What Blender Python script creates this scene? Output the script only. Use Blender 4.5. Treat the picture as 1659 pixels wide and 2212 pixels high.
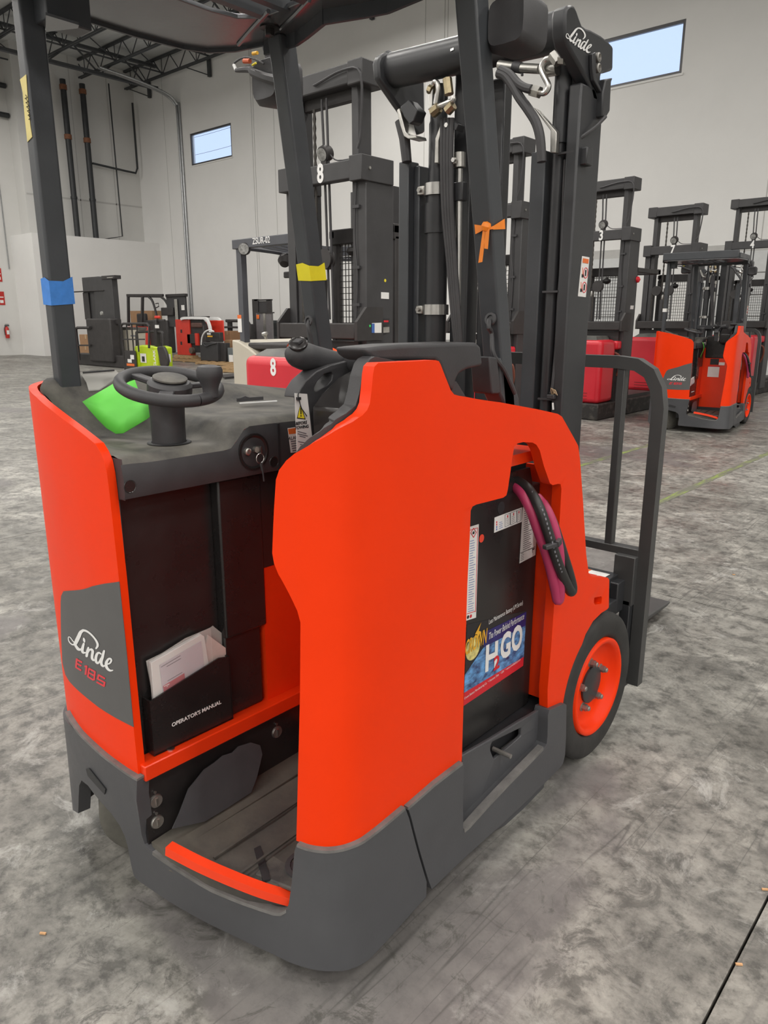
import bpy, bmesh, math, random
from mathutils import Vector, Matrix
from mathutils.geometry import tessellate_polygon

for o in list(bpy.data.objects):
    bpy.data.objects.remove(o, do_unlink=True)
scene = bpy.context.scene
COL = scene.collection
random.seed(7)
R = math.radians

# ---------------------------------------------------------------- camera
IMG_W, IMG_H, FPX = 1659.0, 2212.0, 1600.0
PITCH, YAW, CAM_Z = R(14.57), R(41.6), 1.5
cam_data = bpy.data.cameras.new('camera')
cam_data.sensor_fit = 'VERTICAL'
cam_data.sensor_height = 36.0
cam_data.sensor_width = 36.0
cam_data.lens = FPX / IMG_H * 36.0
cam_data.clip_end = 200
cam = bpy.data.objects.new('camera', cam_data)
cam.location = (0, 0, CAM_Z)
cam.rotation_euler = (R(90) - PITCH, 0, YAW)
COL.objects.link(cam)
scene.camera = cam

# ---------------------------------------------------------------- sky, exposure
scene.view_settings.view_transform = 'Standard'
scene.view_settings.look = 'None'
scene.view_settings.gamma = 1.0
scene.view_settings.use_curve_mapping = False
scene.view_settings.exposure = -0.52
world = bpy.data.worlds.new('sky')
scene.world = world
world.use_nodes = True
bg = world.node_tree.nodes['Background']
bg.inputs['Color'].default_value = (0.56, 0.72, 1.0, 1)
bg.inputs['Strength'].default_value = 1.75

# ---------------------------------------------------------------- large lights: LED high bays of the hall
LAMP_W = 430.0            # watts of each lamp
LAMP_POS = []
for lx in (-29.5, -22.5, -15.5, -8.5, -1.5, 5.5, 12.5, 19.5, 26.5):
    for ly in (-26.0, -19.0, -12.0, -5.0, 2.0, 9.0, 16.0):
        if ly > 10 and not -16 < lx < -15: continue          # far row stays empty but for one unseen lamp added to brighten the left walls
        LAMP_POS.append((lx, 11.0 if ly == 9.0 and lx < -20 else ly))  # left lamps moved forward, still out of view, to lift the left walls
for lx, ly in LAMP_POS:
    ld = bpy.data.lights.new('high_bay_light', 'AREA')
    ld.shape = 'RECTANGLE'; ld.size = 2.4; ld.size_y = 0.9
    ld.energy = LAMP_W
    ld.color = (1.0, 0.965, 0.915)
    lo = bpy.data.objects.new('high_bay_light', ld)
    lo.location = (lx, ly, 10.38)
    COL.objects.link(lo)

# ---------------------------------------------------------------- photo pixel -> place
_c, _s = math.cos(PITCH), math.sin(PITCH)
_H = Vector((-math.sin(YAW), math.cos(YAW), 0)); _R = Vector((math.cos(YAW), math.sin(YAW), 0)); _Z = Vector((0, 0, 1))
_F = _H * _c - _Z * _s; _U = _H * _s + _Z * _c; _O = Vector((0, 0, CAM_Z))
def ray(px, py): return _F + _R * ((px - IMG_W / 2) / FPX) + _U * ((IMG_H / 2 - py) / FPX)
def onX(p, X): d = ray(*p); return _O + d * (X / d.x)
def onY(p, Y): d = ray(*p); return _O + d * (Y / d.y)
def onZ(p, z): d = ray(*p); return _O + d * ((z - CAM_Z) / d.z)

# ---------------------------------------------------------------- materials
MATS = {}
def mat(name, col, rough=0.5, metal=0.0, spec=0.5, var=0.0, vscale=8.0, rvar=0.0, bump=0.0, bscale=60.0,
        alpha=1.0, trans=0.0, emit=0.0, coat=0.0, col2=None, thr=None, stretch=None):
    """Procedural Principled material: noise varies colour, gloss and relief."""
    if name in MATS: return MATS[name]
    m = bpy.data.materials.new(name); m.use_nodes = True
    nt = m.node_tree; N = nt.nodes; L = nt.links
    b = N['Principled BSDF']
    b.inputs['Base Color'].default_value = (*col, 1)
    b.inputs['Roughness'].default_value = rough
    b.inputs['Metallic'].default_value = metal
    b.inputs['Specular IOR Level'].default_value = spec
    if coat: b.inputs['Coat Weight'].default_value = coat; b.inputs['Coat Roughness'].default_value = 0.15
    if trans: b.inputs['Transmission Weight'].default_value = trans
    if alpha < 1: b.inputs['Alpha'].default_value = alpha
    if emit:
        b.inputs['Emission Color'].default_value = (*col, 1); b.inputs['Emission Strength'].default_value = emit
    if var or rvar or bump or col2:
        tc = N.new('ShaderNodeTexCoord'); src = tc.outputs['Object']
        if stretch:
            mp = N.new('ShaderNodeMapping'); mp.inputs['Scale'].default_value = stretch
            L.new(src, mp.inputs['Vector']); src = mp.outputs['Vector']
        nz = N.new('ShaderNodeTexNoise'); nz.inputs['Scale'].default_value = vscale
        nz.inputs['Detail'].default_value = 6; nz.inputs['Roughness'].default_value = 0.62
        L.new(src, nz.inputs['Vector'])
        if var or col2:
            cr = N.new('ShaderNodeValToRGB')
            a, z = thr if thr else (0.3, 0.7)
            cr.color_ramp.elements[0].position = a; cr.color_ramp.elements[1].position = z
            lo = col2 if col2 else tuple(c * (1 - var) for c in col)
            hi = col if col2 else tuple(min(1, c * (1 + var)) for c in col)
            cr.color_ramp.elements[0].color = (*lo, 1); cr.color_ramp.elements[1].color = (*hi, 1)
            L.new(nz.outputs['Fac'], cr.inputs['Fac']); L.new(cr.outputs['Color'], b.inputs['Base Color'])
        if rvar:
            mr = N.new('ShaderNodeMapRange')
            mr.inputs['To Min'].default_value = max(0, rough - rvar); mr.inputs['To Max'].default_value = min(1, rough + rvar)
            mr.inputs['From Min'].default_value = 0.3; mr.inputs['From Max'].default_value = 0.7
            L.new(nz.outputs['Fac'], mr.inputs['Value']); L.new(mr.outputs['Result'], b.inputs['Roughness'])
        if bump:
            n2 = N.new('ShaderNodeTexNoise'); n2.inputs['Scale'].default_value = bscale; n2.inputs['Detail'].default_value = 4
            L.new(src, n2.inputs['Vector'])
            bp = N.new('ShaderNodeBump'); bp.inputs['Strength'].default_value = bump; bp.inputs['Distance'].default_value = 0.004
            L.new(n2.outputs['Fac'], bp.inputs['Height']); L.new(bp.outputs['Normal'], b.inputs['Normal'])
    MATS[name] = m
    return m

ORANGE = mat('orange_paint', (0.87, 0.040, 0.0015), 0.42, spec=0.2, var=0.04, vscale=3, bump=0.02, bscale=180, rvar=0.05)
ORANGE_IN = mat('orange_frame_paint', (0.80, 0.042, 0.005), 0.30, var=0.05, vscale=4)
DGREY = mat('charcoal_paint', (0.068, 0.069, 0.075), 0.46, var=0.10, vscale=5, bump=0.05, bscale=160, rvar=0.08)
LEDGE = mat('scuffed_charcoal', (0.15, 0.145, 0.14), 0.55, var=0.3, vscale=18)
MASTB = mat('mast_black_paint', (0.028, 0.029, 0.032), 0.38, var=0.12, vscale=6, bump=0.04, bscale=120, rvar=0.08)
POSTB = mat('guard_paint', (0.046, 0.050, 0.056), 0.40, var=0.10, vscale=6, bump=0.06, bscale=150, rvar=0.06)
BLACK = mat('black_gloss_sheet', (0.018, 0.016, 0.016), 0.28, var=0.2, vscale=4, rvar=0.08)
PLAST = mat('black_plastic', (0.042, 0.041, 0.044), 0.52, var=0.15, vscale=10, bump=0.12, bscale=500)
DUSTY = mat('dusty_plastic', (0.135, 0.126, 0.108), 0.7, col2=(0.045, 0.043, 0.042), vscale=7, thr=(0.38, 0.62), bump=0.1, bscale=420)
RUBBER = mat('tyre_rubber', (0.026, 0.025, 0.024), 0.75, var=0.35, vscale=14, bump=0.1, bscale=90)
MATTE = mat('rubber_mat', (0.105, 0.096, 0.078), 0.72, col2=(0.05, 0.046, 0.042), vscale=5, thr=(0.35, 0.66), bump=0.15, bscale=70)
STEEL = mat('bright_steel', (0.55, 0.54, 0.52), 0.28, metal=1.0, var=0.1, vscale=20)
ZINC = mat('zinc_plate', (0.48, 0.47, 0.44), 0.34, metal=0.9, var=0.2, vscale=24)
NUT = mat('grey_nut', (0.30, 0.29, 0.27), 0.42, metal=0.7, var=0.15, vscale=30)
WHITE = mat('white_print', (0.78, 0.78, 0.77), 0.5, var=0.03)
PAPER = mat('white_paper', (0.74, 0.73, 0.71), 0.6, var=0.04, vscale=12)
INK = mat('black_ink', (0.02, 0.02, 0.022), 0.6, var=0.05)
GREYINK = mat('grey_ink', (0.16, 0.16, 0.18), 0.6, var=0.05)
REDINK = mat('red_print', (0.62, 0.018, 0.03), 0.5, var=0.05)
ORINK = mat('orange_print', (0.75, 0.16, 0.03), 0.5, var=0.05)
BLUEINK = mat('blue_print', (0.05, 0.13, 0.40), 0.5, var=0.1)
YELINK = mat('yellow_print', (0.80, 0.66, 0.03), 0.5, var=0.05)
GOLDINK = mat('gold_print', (0.75, 0.40, 0.03), 0.45, var=0.2, vscale=20)

# ---------------------------------------------------------------- mesh building
class G:
    """Collects simple shapes; build() links them as ONE mesh object."""
    def __init__(s): s.v = []; s.f = []
    def add(s, vs, fs):
        n = len(s.v); s.v += [Vector(p) for p in vs]; s.f += [[i + n for i in f] for f in fs]; return s
    def box(s, x0, x1, y0, y1, z0, z1):
        return s.add([(x0,y0,z0),(x1,y0,z0),(x1,y1,z0),(x0,y1,z0),(x0,y0,z1),(x1,y0,z1),(x1,y1,z1),(x0,y1,z1)],
                     [(0,3,2,1),(4,5,6,7),(0,1,5,4),(1,2,6,5),(2,3,7,6),(3,0,4,7)])
    def cbox(s, c, d, M=None):
        hx, hy, hz = d[0]/2, d[1]/2, d[2]/2
        vs = [Vector((x,y,z)) for z in (-hz,hz) for x,y in ((-hx,-hy),(hx,-hy),(hx,hy),(-hx,hy))]
        if M is not None: vs = [M @ v for v in vs]
        return s.add([Vector(c)+v for v in vs], [(0,3,2,1),(4,5,6,7),(0,1,5,4),(1,2,6,5),(2,3,7,6),(3,0,4,7)])
    def prism(s, poly, vec, holes=()):
        """Polygon (3D points), optional holes, extruded by vec."""
        vec = Vector(vec); loops = [[Vector(p) for p in poly]] + [[Vector(p) for p in h] for h in holes]
        flat = [p for l in loops for p in l]; n = len(flat)
        if holes:
            tris = tessellate_polygon(loops)
        else:
            tris = [tuple(range(n))]
        fs = [list(t) for t in tris] + [[i + n for i in reversed(t)] for t in tris]
        k = 0
        for l in loops:
            m = len(l)
            for i in range(m):
                a, b = k + i, k + (i + 1) % m
                fs.append([b, a, a + n, b + n])
            k += m
        s.add(flat + [p + vec for p in flat], fs)
        s.fix = True
        return s
    def tube(s, pts, r, n=8, caps=True, smooth=0, flat=None):
        pts = [Vector(p) for p in pts]
        if smooth: pts = spline(pts, smooth)
        rr = r if isinstance(r, (list, tuple)) else None
        if rr and len(rr) != len(pts):
            rr = [rr[min(len(rr)-1, int(i*(len(rr)-1)/(len(pts)-1)))] + (rr[min(len(rr)-1, int(i*(len(rr)-1)/(len(pts)-1))+1)] - rr[min(len(rr)-1, int(i*(len(rr)-1)/(len(pts)-1)))]) * ((i*(len(rr)-1)/(len(pts)-1)) % 1) for i in range(len(pts))]
        T = []
        for i in range(len(pts)):
            a = pts[max(0,i-1)]; b = pts[min(len(pts)-1,i+1)]
            T.append((b-a).normalized())
        up = Vector((0,0,1)) if abs(T[0].z) < 0.9 else Vector((1,0,0))
        nrm = (up - T[0]*up.dot(T[0])).normalized()
        vs = []
        for i, p in enumerate(pts):
            nrm = (nrm - T[i]*nrm.dot(T[i])).normalized(); bi = T[i].cross(nrm)
            q = rr[i] if rr else r
            for k in range(n):
                a = 2*math.pi*(k+0.5)/n
                vs.append(p + nrm*(q*math.cos(a)*(flat or 1)) + bi*(q*math.sin(a)))
        fs = []
        for i in range(len(pts)-1):
            for k in range(n):
                a = i*n+k; b = i*n+(k+1)%n
                fs.append([a, b, b+n, a+n])
        if caps:
            fs.append(list(range(n-1,-1,-1))); m = (len(pts)-1)*n; fs.append([m+k for k in range(n)])
        return s.add(vs, fs)
    def cyl(s, p0, p1, r, n=16): return s.tube([p0, p1], r, n)
    def bar(s, p0, p1, w, h, up=(0,0,1)):
        """Rectangular bar from p0 to p1, w sideways and h along up."""
        p0 = Vector(p0); p1 = Vector(p1); t = (p1-p0).normalized(); up = Vector(up)
        side = t.cross(up).normalized(); u = side.cross(t).normalized()
        o = [side*(-w/2)+u*(-h/2), side*(w/2)+u*(-h/2), side*(w/2)+u*(h/2), side*(-w/2)+u*(h/2)]
        return s.add([p0+q for q in o]+[p1+q for q in o], [(0,1,2,3),(7,6,5,4),(0,4,5,1),(1,5,6,2),(2,6,7,3),(3,7,4,0)])
    def lathe(s, prof, c, axis=(0,0,1), n=24, cap=True):
        c = Vector(c); ax = Vector(axis).normalized()
        t = Vector((1,0,0)) if abs(ax.x) < 0.9 else Vector((0,1,0))
        u = ax.cross(t).normalized(); w = ax.cross(u)
        vs = []
        for r, h in prof:
            for k in range(n):
                a = 2*math.pi*k/n; vs.append(c + ax*h + u*(r*math.cos(a)) + w*(r*math.sin(a)))
        fs = []
        for i in range(len(prof)-1):
            for k in range(n):
                a = i*n+k; b = i*n+(k+1)%n; fs.append([a,b,b+n,a+n])
        if cap and prof[0][0] > 1e-6: fs.append(list(range(n-1,-1,-1)))
        if cap and prof[-1][0] > 1e-6: m = (len(prof)-1)*n; fs.append([m+k for k in range(n)])
        return s.add(vs, fs)
    def grid(s, rows):
        m = len(rows[0]); vs = [p for r in rows for p in r]
        fs = [[i*m+j, i*m+j+1, (i+1)*m+j+1, (i+1)*m+j] for i in range(len(rows)-1) for j in range(m-1)]
        return s.add(vs, fs)
    def xform(s, M):
        s.v = [M @ p for p in s.v]; return s
    def build(s, name, material, parent=None, bevel=0.0, smooth=None, seg=2, solid=0.0, loc=None, sub=0):
        o3 = origin_of(parent) if loc is None else Vector(loc)
        me = bpy.data.meshes.new(name)
        me.from_pydata([tuple(p - o3) for p in s.v], [], s.f)
        bm = bmesh.new(); bm.from_mesh(me)
        bmesh.ops.remove_doubles(bm, verts=bm.verts, dist=1e-5)
        bmesh.ops.recalc_face_normals(bm, faces=bm.faces)
        bm.to_mesh(me); bm.free()
        me.materials.append(material)
        ang = 35 if smooth is None else smooth
        if ang:
            me.shade_smooth(); me.set_sharp_from_angle(angle=R(ang))
        o = bpy.data.objects.new(name, me); COL.objects.link(o)
        if parent is not None: o.parent = parent
        elif loc is not None: o.location = o3
        if solid:
            md = o.modifiers.new('thickness', 'SOLIDIFY'); md.thickness = solid; md.offset = 0
        if sub:
            md = o.modifiers.new('subdivision', 'SUBSURF'); md.levels = sub; md.render_levels = sub
        if bevel:
            md = o.modifiers.new('edge', 'BEVEL'); md.width = bevel; md.segments = seg
            md.limit_method = 'ANGLE'; md.angle_limit = R(40); md.miter_outer = 'MITER_ARC'
        return o

def spline(pts, k):
    out = []
    P = [pts[0]] + pts + [pts[-1]]
    for i in range(1, len(P)-2):
        a, b, c, d = P[i-1], P[i], P[i+1], P[i+2]
        for j in range(k):
            t = j / k
            out.append(0.5*((2*b) + (c-a)*t + (2*a-5*b+4*c-d)*t*t + (3*b-a-3*c+d)*t*t*t))
    out.append(pts[-1])
    return out

ROOTS = {}
def origin_of(parent):
    if parent is None: return Vector((0,0,0))
    while parent.parent is not None: parent = parent.parent
    return ROOTS.get(parent.name, parent.location)
def tag(o, label, cat, group=None, kind=None):
    o['label'] = label; o['category'] = cat
    if group: o['group'] = group
    if kind: o['kind'] = kind
    return o
def thing(name, label, cat, loc=(0,0,0), group=None):
    o = bpy.data.objects.new(name, None); COL.objects.link(o)
    o.empty_display_size = 0.1; o.location = loc; ROOTS[o.name] = Vector(loc)
    return tag(o, label, cat, group)
def struct(o): o['kind'] = 'structure'; return o
def lab(o, label): o['label'] = label; return o

def dup(root, loc, rotz, label, group=None):
    """A copy of a thing with copies of its parts and their sub-parts."""
    r = root.copy(); COL.objects.link(r); r.location = loc; r.rotation_euler = (0, 0, rotz); r['label'] = label
    if group: r['group'] = group
    for ch in list(root.children):
        c = ch.copy(); COL.objects.link(c); c.parent = r
        for g in list(ch.children):
            d = g.copy(); COL.objects.link(d); d.parent = c
    return r

def text_geo(body, size, org, xdir, updir, depth=0.0008, align='CENTER', spacing=1.0, shear=0.0, bold=0.0, xs=1.0):
    """Lettering as flat geometry: baseline centre at org, running along xdir."""
    cu = bpy.data.curves.new('lettering', 'FONT'); cu.body = body; cu.size = size
    cu.align_x = align; cu.align_y = 'CENTER'; cu.extrude = depth; cu.space_character = spacing; cu.shear = shear
    cu.offset = bold; cu.resolution_u = 3
    ob = bpy.data.objects.new('lettering', cu); COL.objects.link(ob)
    bpy.context.view_layer.update()
    dg = bpy.context.evaluated_depsgraph_get()
    me = bpy.data.meshes.new_from_object(ob.evaluated_get(dg))
    x = Vector(xdir).normalized(); u = Vector(updir).normalized(); nn = x.cross(u)
    g = G()
    g.v = [Vector(org) + x*(p.co.x*xs) + u*p.co.y + nn*p.co.z for p in me.vertices]
    g.f = [list(f.vertices) for f in me.polygons]
    bpy.data.objects.remove(ob); bpy.data.meshes.remove(me); bpy.data.curves.remove(cu)
    return g

def strokes2d(strokes):
    """Pen strokes [(points, width)] in a plane -> list of outline polygons."""
    out = []
    for pts, w in strokes:
        P = [Vector((p[0], p[1], 0)) for p in pts]
        if len(P) > 2: P = spline(P, 5)
        ws = w if isinstance(w, (list, tuple)) else [w]
        n = len(P); Lf, Rt = [], []
        for i, p in enumerate(P):
            t = (P[min(n-1,i+1)] - P[max(0,i-1)]).normalized(); nv = Vector((-t.y, t.x, 0))
            f = i/(n-1)*(len(ws)-1); k = min(int(f), len(ws)-1); k2 = min(k+1, len(ws)-1)
            q = (ws[k] + (ws[k2]-ws[k])*(f-k))/2
            Lf.append(p + nv*q); Rt.append(p - nv*q)
        out.append((Lf, Rt, P, ws))
    return out

# ================================================================ the hall
FLOOR_AT = (20.9, -4.4, 0.0)
def floor_material():
    m = bpy.data.materials.new('worn_concrete'); m.use_nodes = True
    nt = m.node_tree; N = nt.nodes; L = nt.links; b = N['Principled BSDF']
    geo = N.new('ShaderNodeNewGeometry'); pos = geo.outputs['Position']
    def noise(scale, detail=6, rough=0.6, rot=0.0, sc=(1,1,1), dist=0.0, loc=(0,0,0)):
        mp = N.new('ShaderNodeMapping'); mp.inputs['Rotation'].default_value = (0,0,rot); mp.inputs['Scale'].default_value = sc; mp.inputs['Location'].default_value = loc
        L.new(pos, mp.inputs['Vector'])
        n = N.new('ShaderNodeTexNoise'); n.inputs['Scale'].default_value = scale; n.inputs['Detail'].default_value = detail
        n.inputs['Roughness'].default_value = rough; n.inputs['Distortion'].default_value = dist
        L.new(mp.outputs['Vector'], n.inputs['Vector']); return n.outputs['Fac']
    def ramp(fac, stops):
        r = N.new('ShaderNodeValToRGB'); e = r.color_ramp.elements
        while len(e) < len(stops): e.new(0.5)
        for k, (p, c) in enumerate(stops):
            e[k].position = p; e[k].color = (c, c, c, 1) if not isinstance(c, tuple) else (*c, 1)
        L.new(fac, r.inputs['Fac']); return r.outputs['Color']
    def mix(a, bb, fac, mode='MIX'):
        x = N.new('ShaderNodeMix'); x.data_type = 'RGBA'; x.blend_type = mode
        for sock, val in ((x.inputs[6], a), (x.inputs[7], bb)):
            if isinstance(val, tuple): sock.default_value = (*val, 1)
            else: L.new(val, sock)
        if isinstance(fac, float): x.inputs[0].default_value = fac
        else: L.new(fac, x.inputs[0])
        return x.outputs[2]
    big = ramp(noise(0.45, 5, 0.55, dist=0.6, loc=FLOOR_AT), [(0.34, (0.138, 0.132, 0.117)), (0.5, (0.198, 0.191, 0.172)), (0.66, (0.270, 0.262, 0.238))])
    mid = ramp(noise(2.6, 8, 0.72, dist=0.4), [(0.36, 0.55), (0.47, 0.88), (0.55, 1.06), (0.64, 1.48)])
    c = mix(big, mid, 1.0, 'MULTIPLY')
    fine = ramp(noise(13, 6, 0.7), [(0.38, 0.40), (0.47, 0.93), (0.58, 1.32)])
    c = mix(c, fine, 0.85, 'MULTIPLY')
    speck = ramp(noise(60, 3, 0.6), [(0.32, 0.6), (0.44, 1.0)])
    c = mix(c, speck, 0.5, 'MULTIPLY')
    # dark soaked stains with clear outlines
    st = ramp(noise(0.62, 5, 0.52, rot=0.5, dist=0.3), [(0.585, 0.0), (0.615, 1.0)])
    c = mix(c, (0.135, 0.126, 0.122), st, 'MIX') if False else mix(c, mix(c, (0.150, 0.140, 0.138), 0.75), st)
    # drag scratches in several directions: thin contour lines of stretched noise, broken up
    for rot, sc, wd, cut in ((0.75, (9, 0.28, 1), 0.007, 0.50), (-0.35, (10, 0.25, 1), 0.006, 0.53), (1.35, (8, 0.22, 1), 0.006, 0.52), (0.30, (12, 0.25, 1), 0.005, 0.52), (2.3, (9, 0.3, 1), 0.006, 0.55)):
        f = ramp(noise(0.9, 2, 0.5, rot=rot, sc=sc), [(0.5 - wd, 0.0), (0.5, 1.0), (0.5 + wd, 0.0)])
        brk = ramp(noise(0.8, 4, 0.6, rot=rot * 2 + 1), [(cut, 0.0), (cut + 0.08, 0.75)])
        c = mix(c, (0.075, 0.072, 0.068), mix((0, 0, 0), f, brk))
    # dark rubbed-in dirt in the pores
    f = ramp(noise(7.5, 9, 0.78, dist=0.9), [(0.39, 1.0), (0.47, 0.0)])
    c = mix(c, (0.085, 0.082, 0.075), mix((0, 0, 0), f, ramp(noise(0.7, 3, 0.5, rot=0.2), [(0.38, 0.25), (0.58, 0.9)])))
    # pale worn patches
    f = ramp(noise(4.2, 8, 0.75, rot=0.4, dist=0.7), [(0.56, 0.0), (0.66, 1.0)])
    c = mix(c, (0.42, 0.415, 0.39), mix((0, 0, 0), f, ramp(noise(0.5, 3, 0.5, rot=1.2), [(0.38, 0.15), (0.58, 0.85)])))
    L.new(c, b.inputs['Base Color'])
    rr = N.new('ShaderNodeMapRange'); L.new(noise(1.7, 6, 0.65), rr.inputs['Value'])
    rr.inputs['From Min'].default_value = 0.3; rr.inputs['From Max'].default_value = 0.7
    rr.inputs['To Min'].default_value = 0.30; rr.inputs['To Max'].default_value = 0.62
    L.new(rr.outputs['Result'], b.inputs['Roughness'])
    bp = N.new('ShaderNodeBump'); bp.inputs['Strength'].default_value = 0.25; bp.inputs['Distance'].default_value = 0.003
    L.new(noise(24, 6, 0.65), bp.inputs['Height']); L.new(bp.outputs['Normal'], b.inputs['Normal'])
    return m

CONC = floor_material()
JOINT = mat('joint_filler', (0.018, 0.017, 0.015), 0.8, var=0.3)
WALLP = mat('wall_paint', (0.73, 0.725, 0.71), 0.75, var=0.025, vscale=0.8, bump=0.05, bscale=14)
WALLG = mat('grey_wall_paint', (0.60, 0.595, 0.575), 0.8, var=0.03, vscale=0.7, bump=0.05, bscale=14)
SEAM = mat('panel_seam', (0.46, 0.455, 0.44), 0.8, var=0.05)
DECK = mat('roof_deck', (0.55, 0.56, 0.55), 0.7, var=0.08, vscale=0.6, stretch=(1, 6, 1))
ROOFST = mat('roof_steel', (0.055, 0.058, 0.062), 0.6, var=0.2, vscale=3)
GALV = mat('galvanised', (0.40, 0.41, 0.42), 0.32, metal=0.9, var=0.12, vscale=9)
PIPEB = mat('black_pipe', (0.022, 0.024, 0.026), 0.5, var=0.2)
RUST = mat('rust_primer', (0.19, 0.075, 0.035), 0.7, var=0.25, vscale=15)
ALU = mat('window_frame', (0.12, 0.12, 0.125), 0.4, metal=0.6, var=0.05)
GLASS = mat('window_glass', (0.9, 0.95, 1.0), 0.05, alpha=0.08)

XL, XR, YB, YF, ZC = -35.4, 30.0, -30.0, 20.3, 12.25
floor = struct(G().box(XL, XR, YB, YF, -0.30, -0.03).build('floor', JOINT, smooth=0))
SX, SY = 5.01, 5.0
slab0 = None
for i in range(-7, 7):
    for j in range(-7, 4):
        x0 = -0.33 + SX*i; y0 = 3.98 + SY*j
        if x0 >= XR or y0 < YB - 5: continue
        x1 = min(x0 + SX - 0.007, XR); y1 = min(y0 + SY - 0.005, YF)
        if y0 >= YF: continue
        g = G().box(x0, x1, y0, y1, -0.03, 0.0)
        g.build('slab', CONC, floor, smooth=0)

# walls
W1 = (-29.05, -26.22, 7.87, 9.12); W2 = (-10.95, -8.13, 7.43, 8.63)
def rect_y(r, y): return [(r[0], y, r[2]), (r[1], y, r[2]), (r[1], y, r[3]), (r[0], y, r[3])]
wall_front = struct(G().prism([(XL, YF, -0.3), (XR, YF, -0.3), (XR, YF, ZC+0.3), (XL, YF, ZC+0.3)], (0, 0.22, 0),
                    [rect_y(W1, YF), rect_y(W2, YF)]).build('wall_front', WALLP, smooth=0))
for x in (-30.9, -23.6, -16.3, -9.0 + 3.2, 1.5, 8.8):
    G().box(x-0.012, x+0.012, YF-0.004, YF, 0, ZC).build('panel_seam', SEAM, wall_front, smooth=0)
for x in (-24.9, -15.55):
    for d in (0, 0.12): G().box(x+d-0.008, x+d+0.008, YF-0.012, YF, 0.2, ZC-0.6).build('panel_seam', SEAM, wall_front, smooth=0)
wall_left = struct(G().box(XL-0.2, -34.0, YB, 14.9, -0.3, ZC+0.3).box(XL-0.2, -33.2, 14.9, YF, -0.3, ZC+0.3).build('wall_left', WALLG, smooth=0))
for y, z0 in ((15.9, 4.9), (17.3, 4.9), (19.0, 4.9)):
    G().box(-33.2, -33.195, y-0.02, y+0.02, z0, ZC).build('panel_seam', SEAM, wall_left, smooth=0)
G().box(-33.2, -33.195, 14.95, YF, 6.55, 6.62).build('panel_seam', SEAM, wall_left, smooth=0)
wall_part = struct(G().box(-34.0, -31.95, 14.4, YF, 0, 4.92).build('wall_partition', WALLP, smooth=0))
wall_right = struct(G().box(XR, XR+0.2, YB, YF, -0.3, ZC+0.3).build('wall_right', WALLP, smooth=0))
wall_back = struct(G().box(XL, XR, YB-0.2, YB, -0.3, ZC+0.3).build('wall_back', WALLP, smooth=0))
ceiling = struct(G().box(XL, XR, YB, YF, ZC, ZC+0.2).build('ceiling', DECK, smooth=0))

def window(n, r):
    g = G()
    x0, x1, z0, z1 = r; t = 0.07
    g.box(x0, x1, YF+0.02, YF+0.10, z0, z0+t).box(x0, x1, YF+0.02, YF+0.10, z1-t, z1)
    g.box(x0, x0+t, YF+0.02, YF+0.10, z0+t, z1-t).box(x1-t, x1, YF+0.02, YF+0.10, z0+t, z1-t)
    w = struct(g.build('window_%d' % n, ALU, smooth=0))
    G().box(x0+t, x1-t, YF+0.055, YF+0.062, z0+t, z1-t).build('pane', GLASS, w, smooth=0)
    G().box(x0-0.05, x1+0.05, YF-0.03, YF+0.02, z0-0.05, z0).build('sill', WALLP, w, smooth=0)
window(1, W1); window(2, W2)
for k, py in enumerate((288, 327)):
    a = onY((380, py), 34.0); b2 = onY((530, py), 34.0); z = (a.z+b2.z)/2
    o = G().tube([(a.x-1, 34.0, z+0.25), (a.x+2, 34.0, z), (b2.x-2, 34.0, z), (b2.x+1, 34.0, z+0.1)], 0.012, 5, smooth=4).build('power_line', PIPEB)
    tag(o, ('lower' if k else 'upper') + ' thin power line outside the small window above the parked trucks', 'cable', 'power lines outside the window')

# roof joists run along X, bridging along Y
def joist_geo(y):
    g = G(); zb, zt = 11.5, 12.18
    for d in (-0.045, 0.045): g.box(XL, XR, y+d-0.03, y+d+0.03, zb-0.03, zb+0.03)
    g.box(XL, XR, y-0.06, y+0.06, zt-0.03, zt+0.05)
    return g
def web_geo(y):
    g = G(); zb, zt = 11.5, 12.18; x = XL+0.2; k = 0
    while x < XR-0.7:
        a = (x, y, zb if k % 2 == 0 else zt); b2 = (x+0.62, y, zt if k % 2 == 0 else zb)
        g.bar(a, b2, 0.03, 0.03, (0,1,0)); x += 0.62; k += 1
        if k % 4 == 0: g.bar((x, y, zb), (x, y, zt), 0.025, 0.025, (0,1,0))
    return g
j0 = joist_geo(0).build('joist', ROOFST, ceiling, smooth=0); w0 = web_geo(0).build('web', ROOFST, j0, smooth=0)
ys = [19.93 - 2.14*k for k in range(23)]
j0.location = (0, ys[0], 0)
for y in ys[1:]:
    a = j0.copy(); COL.objects.link(a); a.parent = ceiling; a.location = (0, y, 0)
    b2 = w0.copy(); COL.objects.link(b2); b2.parent = a
for k in range(15):
    x = -33.4 + 3.2*k
    g = G().box(x-0.025, x+0.025, YB+0.5, YF-0.3, 11.56, 11.61)
    for q in range(0, 16): g.bar((x, ys[q], 11.56), (x, ys[q]-1.07, 12.15), 0.03, 0.03, (1,0,0))
    g.build('bridging', ROOFST, ceiling, smooth=0)
for k in range(9):
    x = -31.75 + 4.43*k
    g = G().box(x-0.06, x+0.06, YF-0.16, YF-0.04, 10.95, 11.62).bar((x, YF-0.1, 11.0), (x-1.3, YF-0.3, 11.5), 0.04, 0.04)
    g.build('kicker_post', ROOFST, ceiling, smooth=0)
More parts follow.
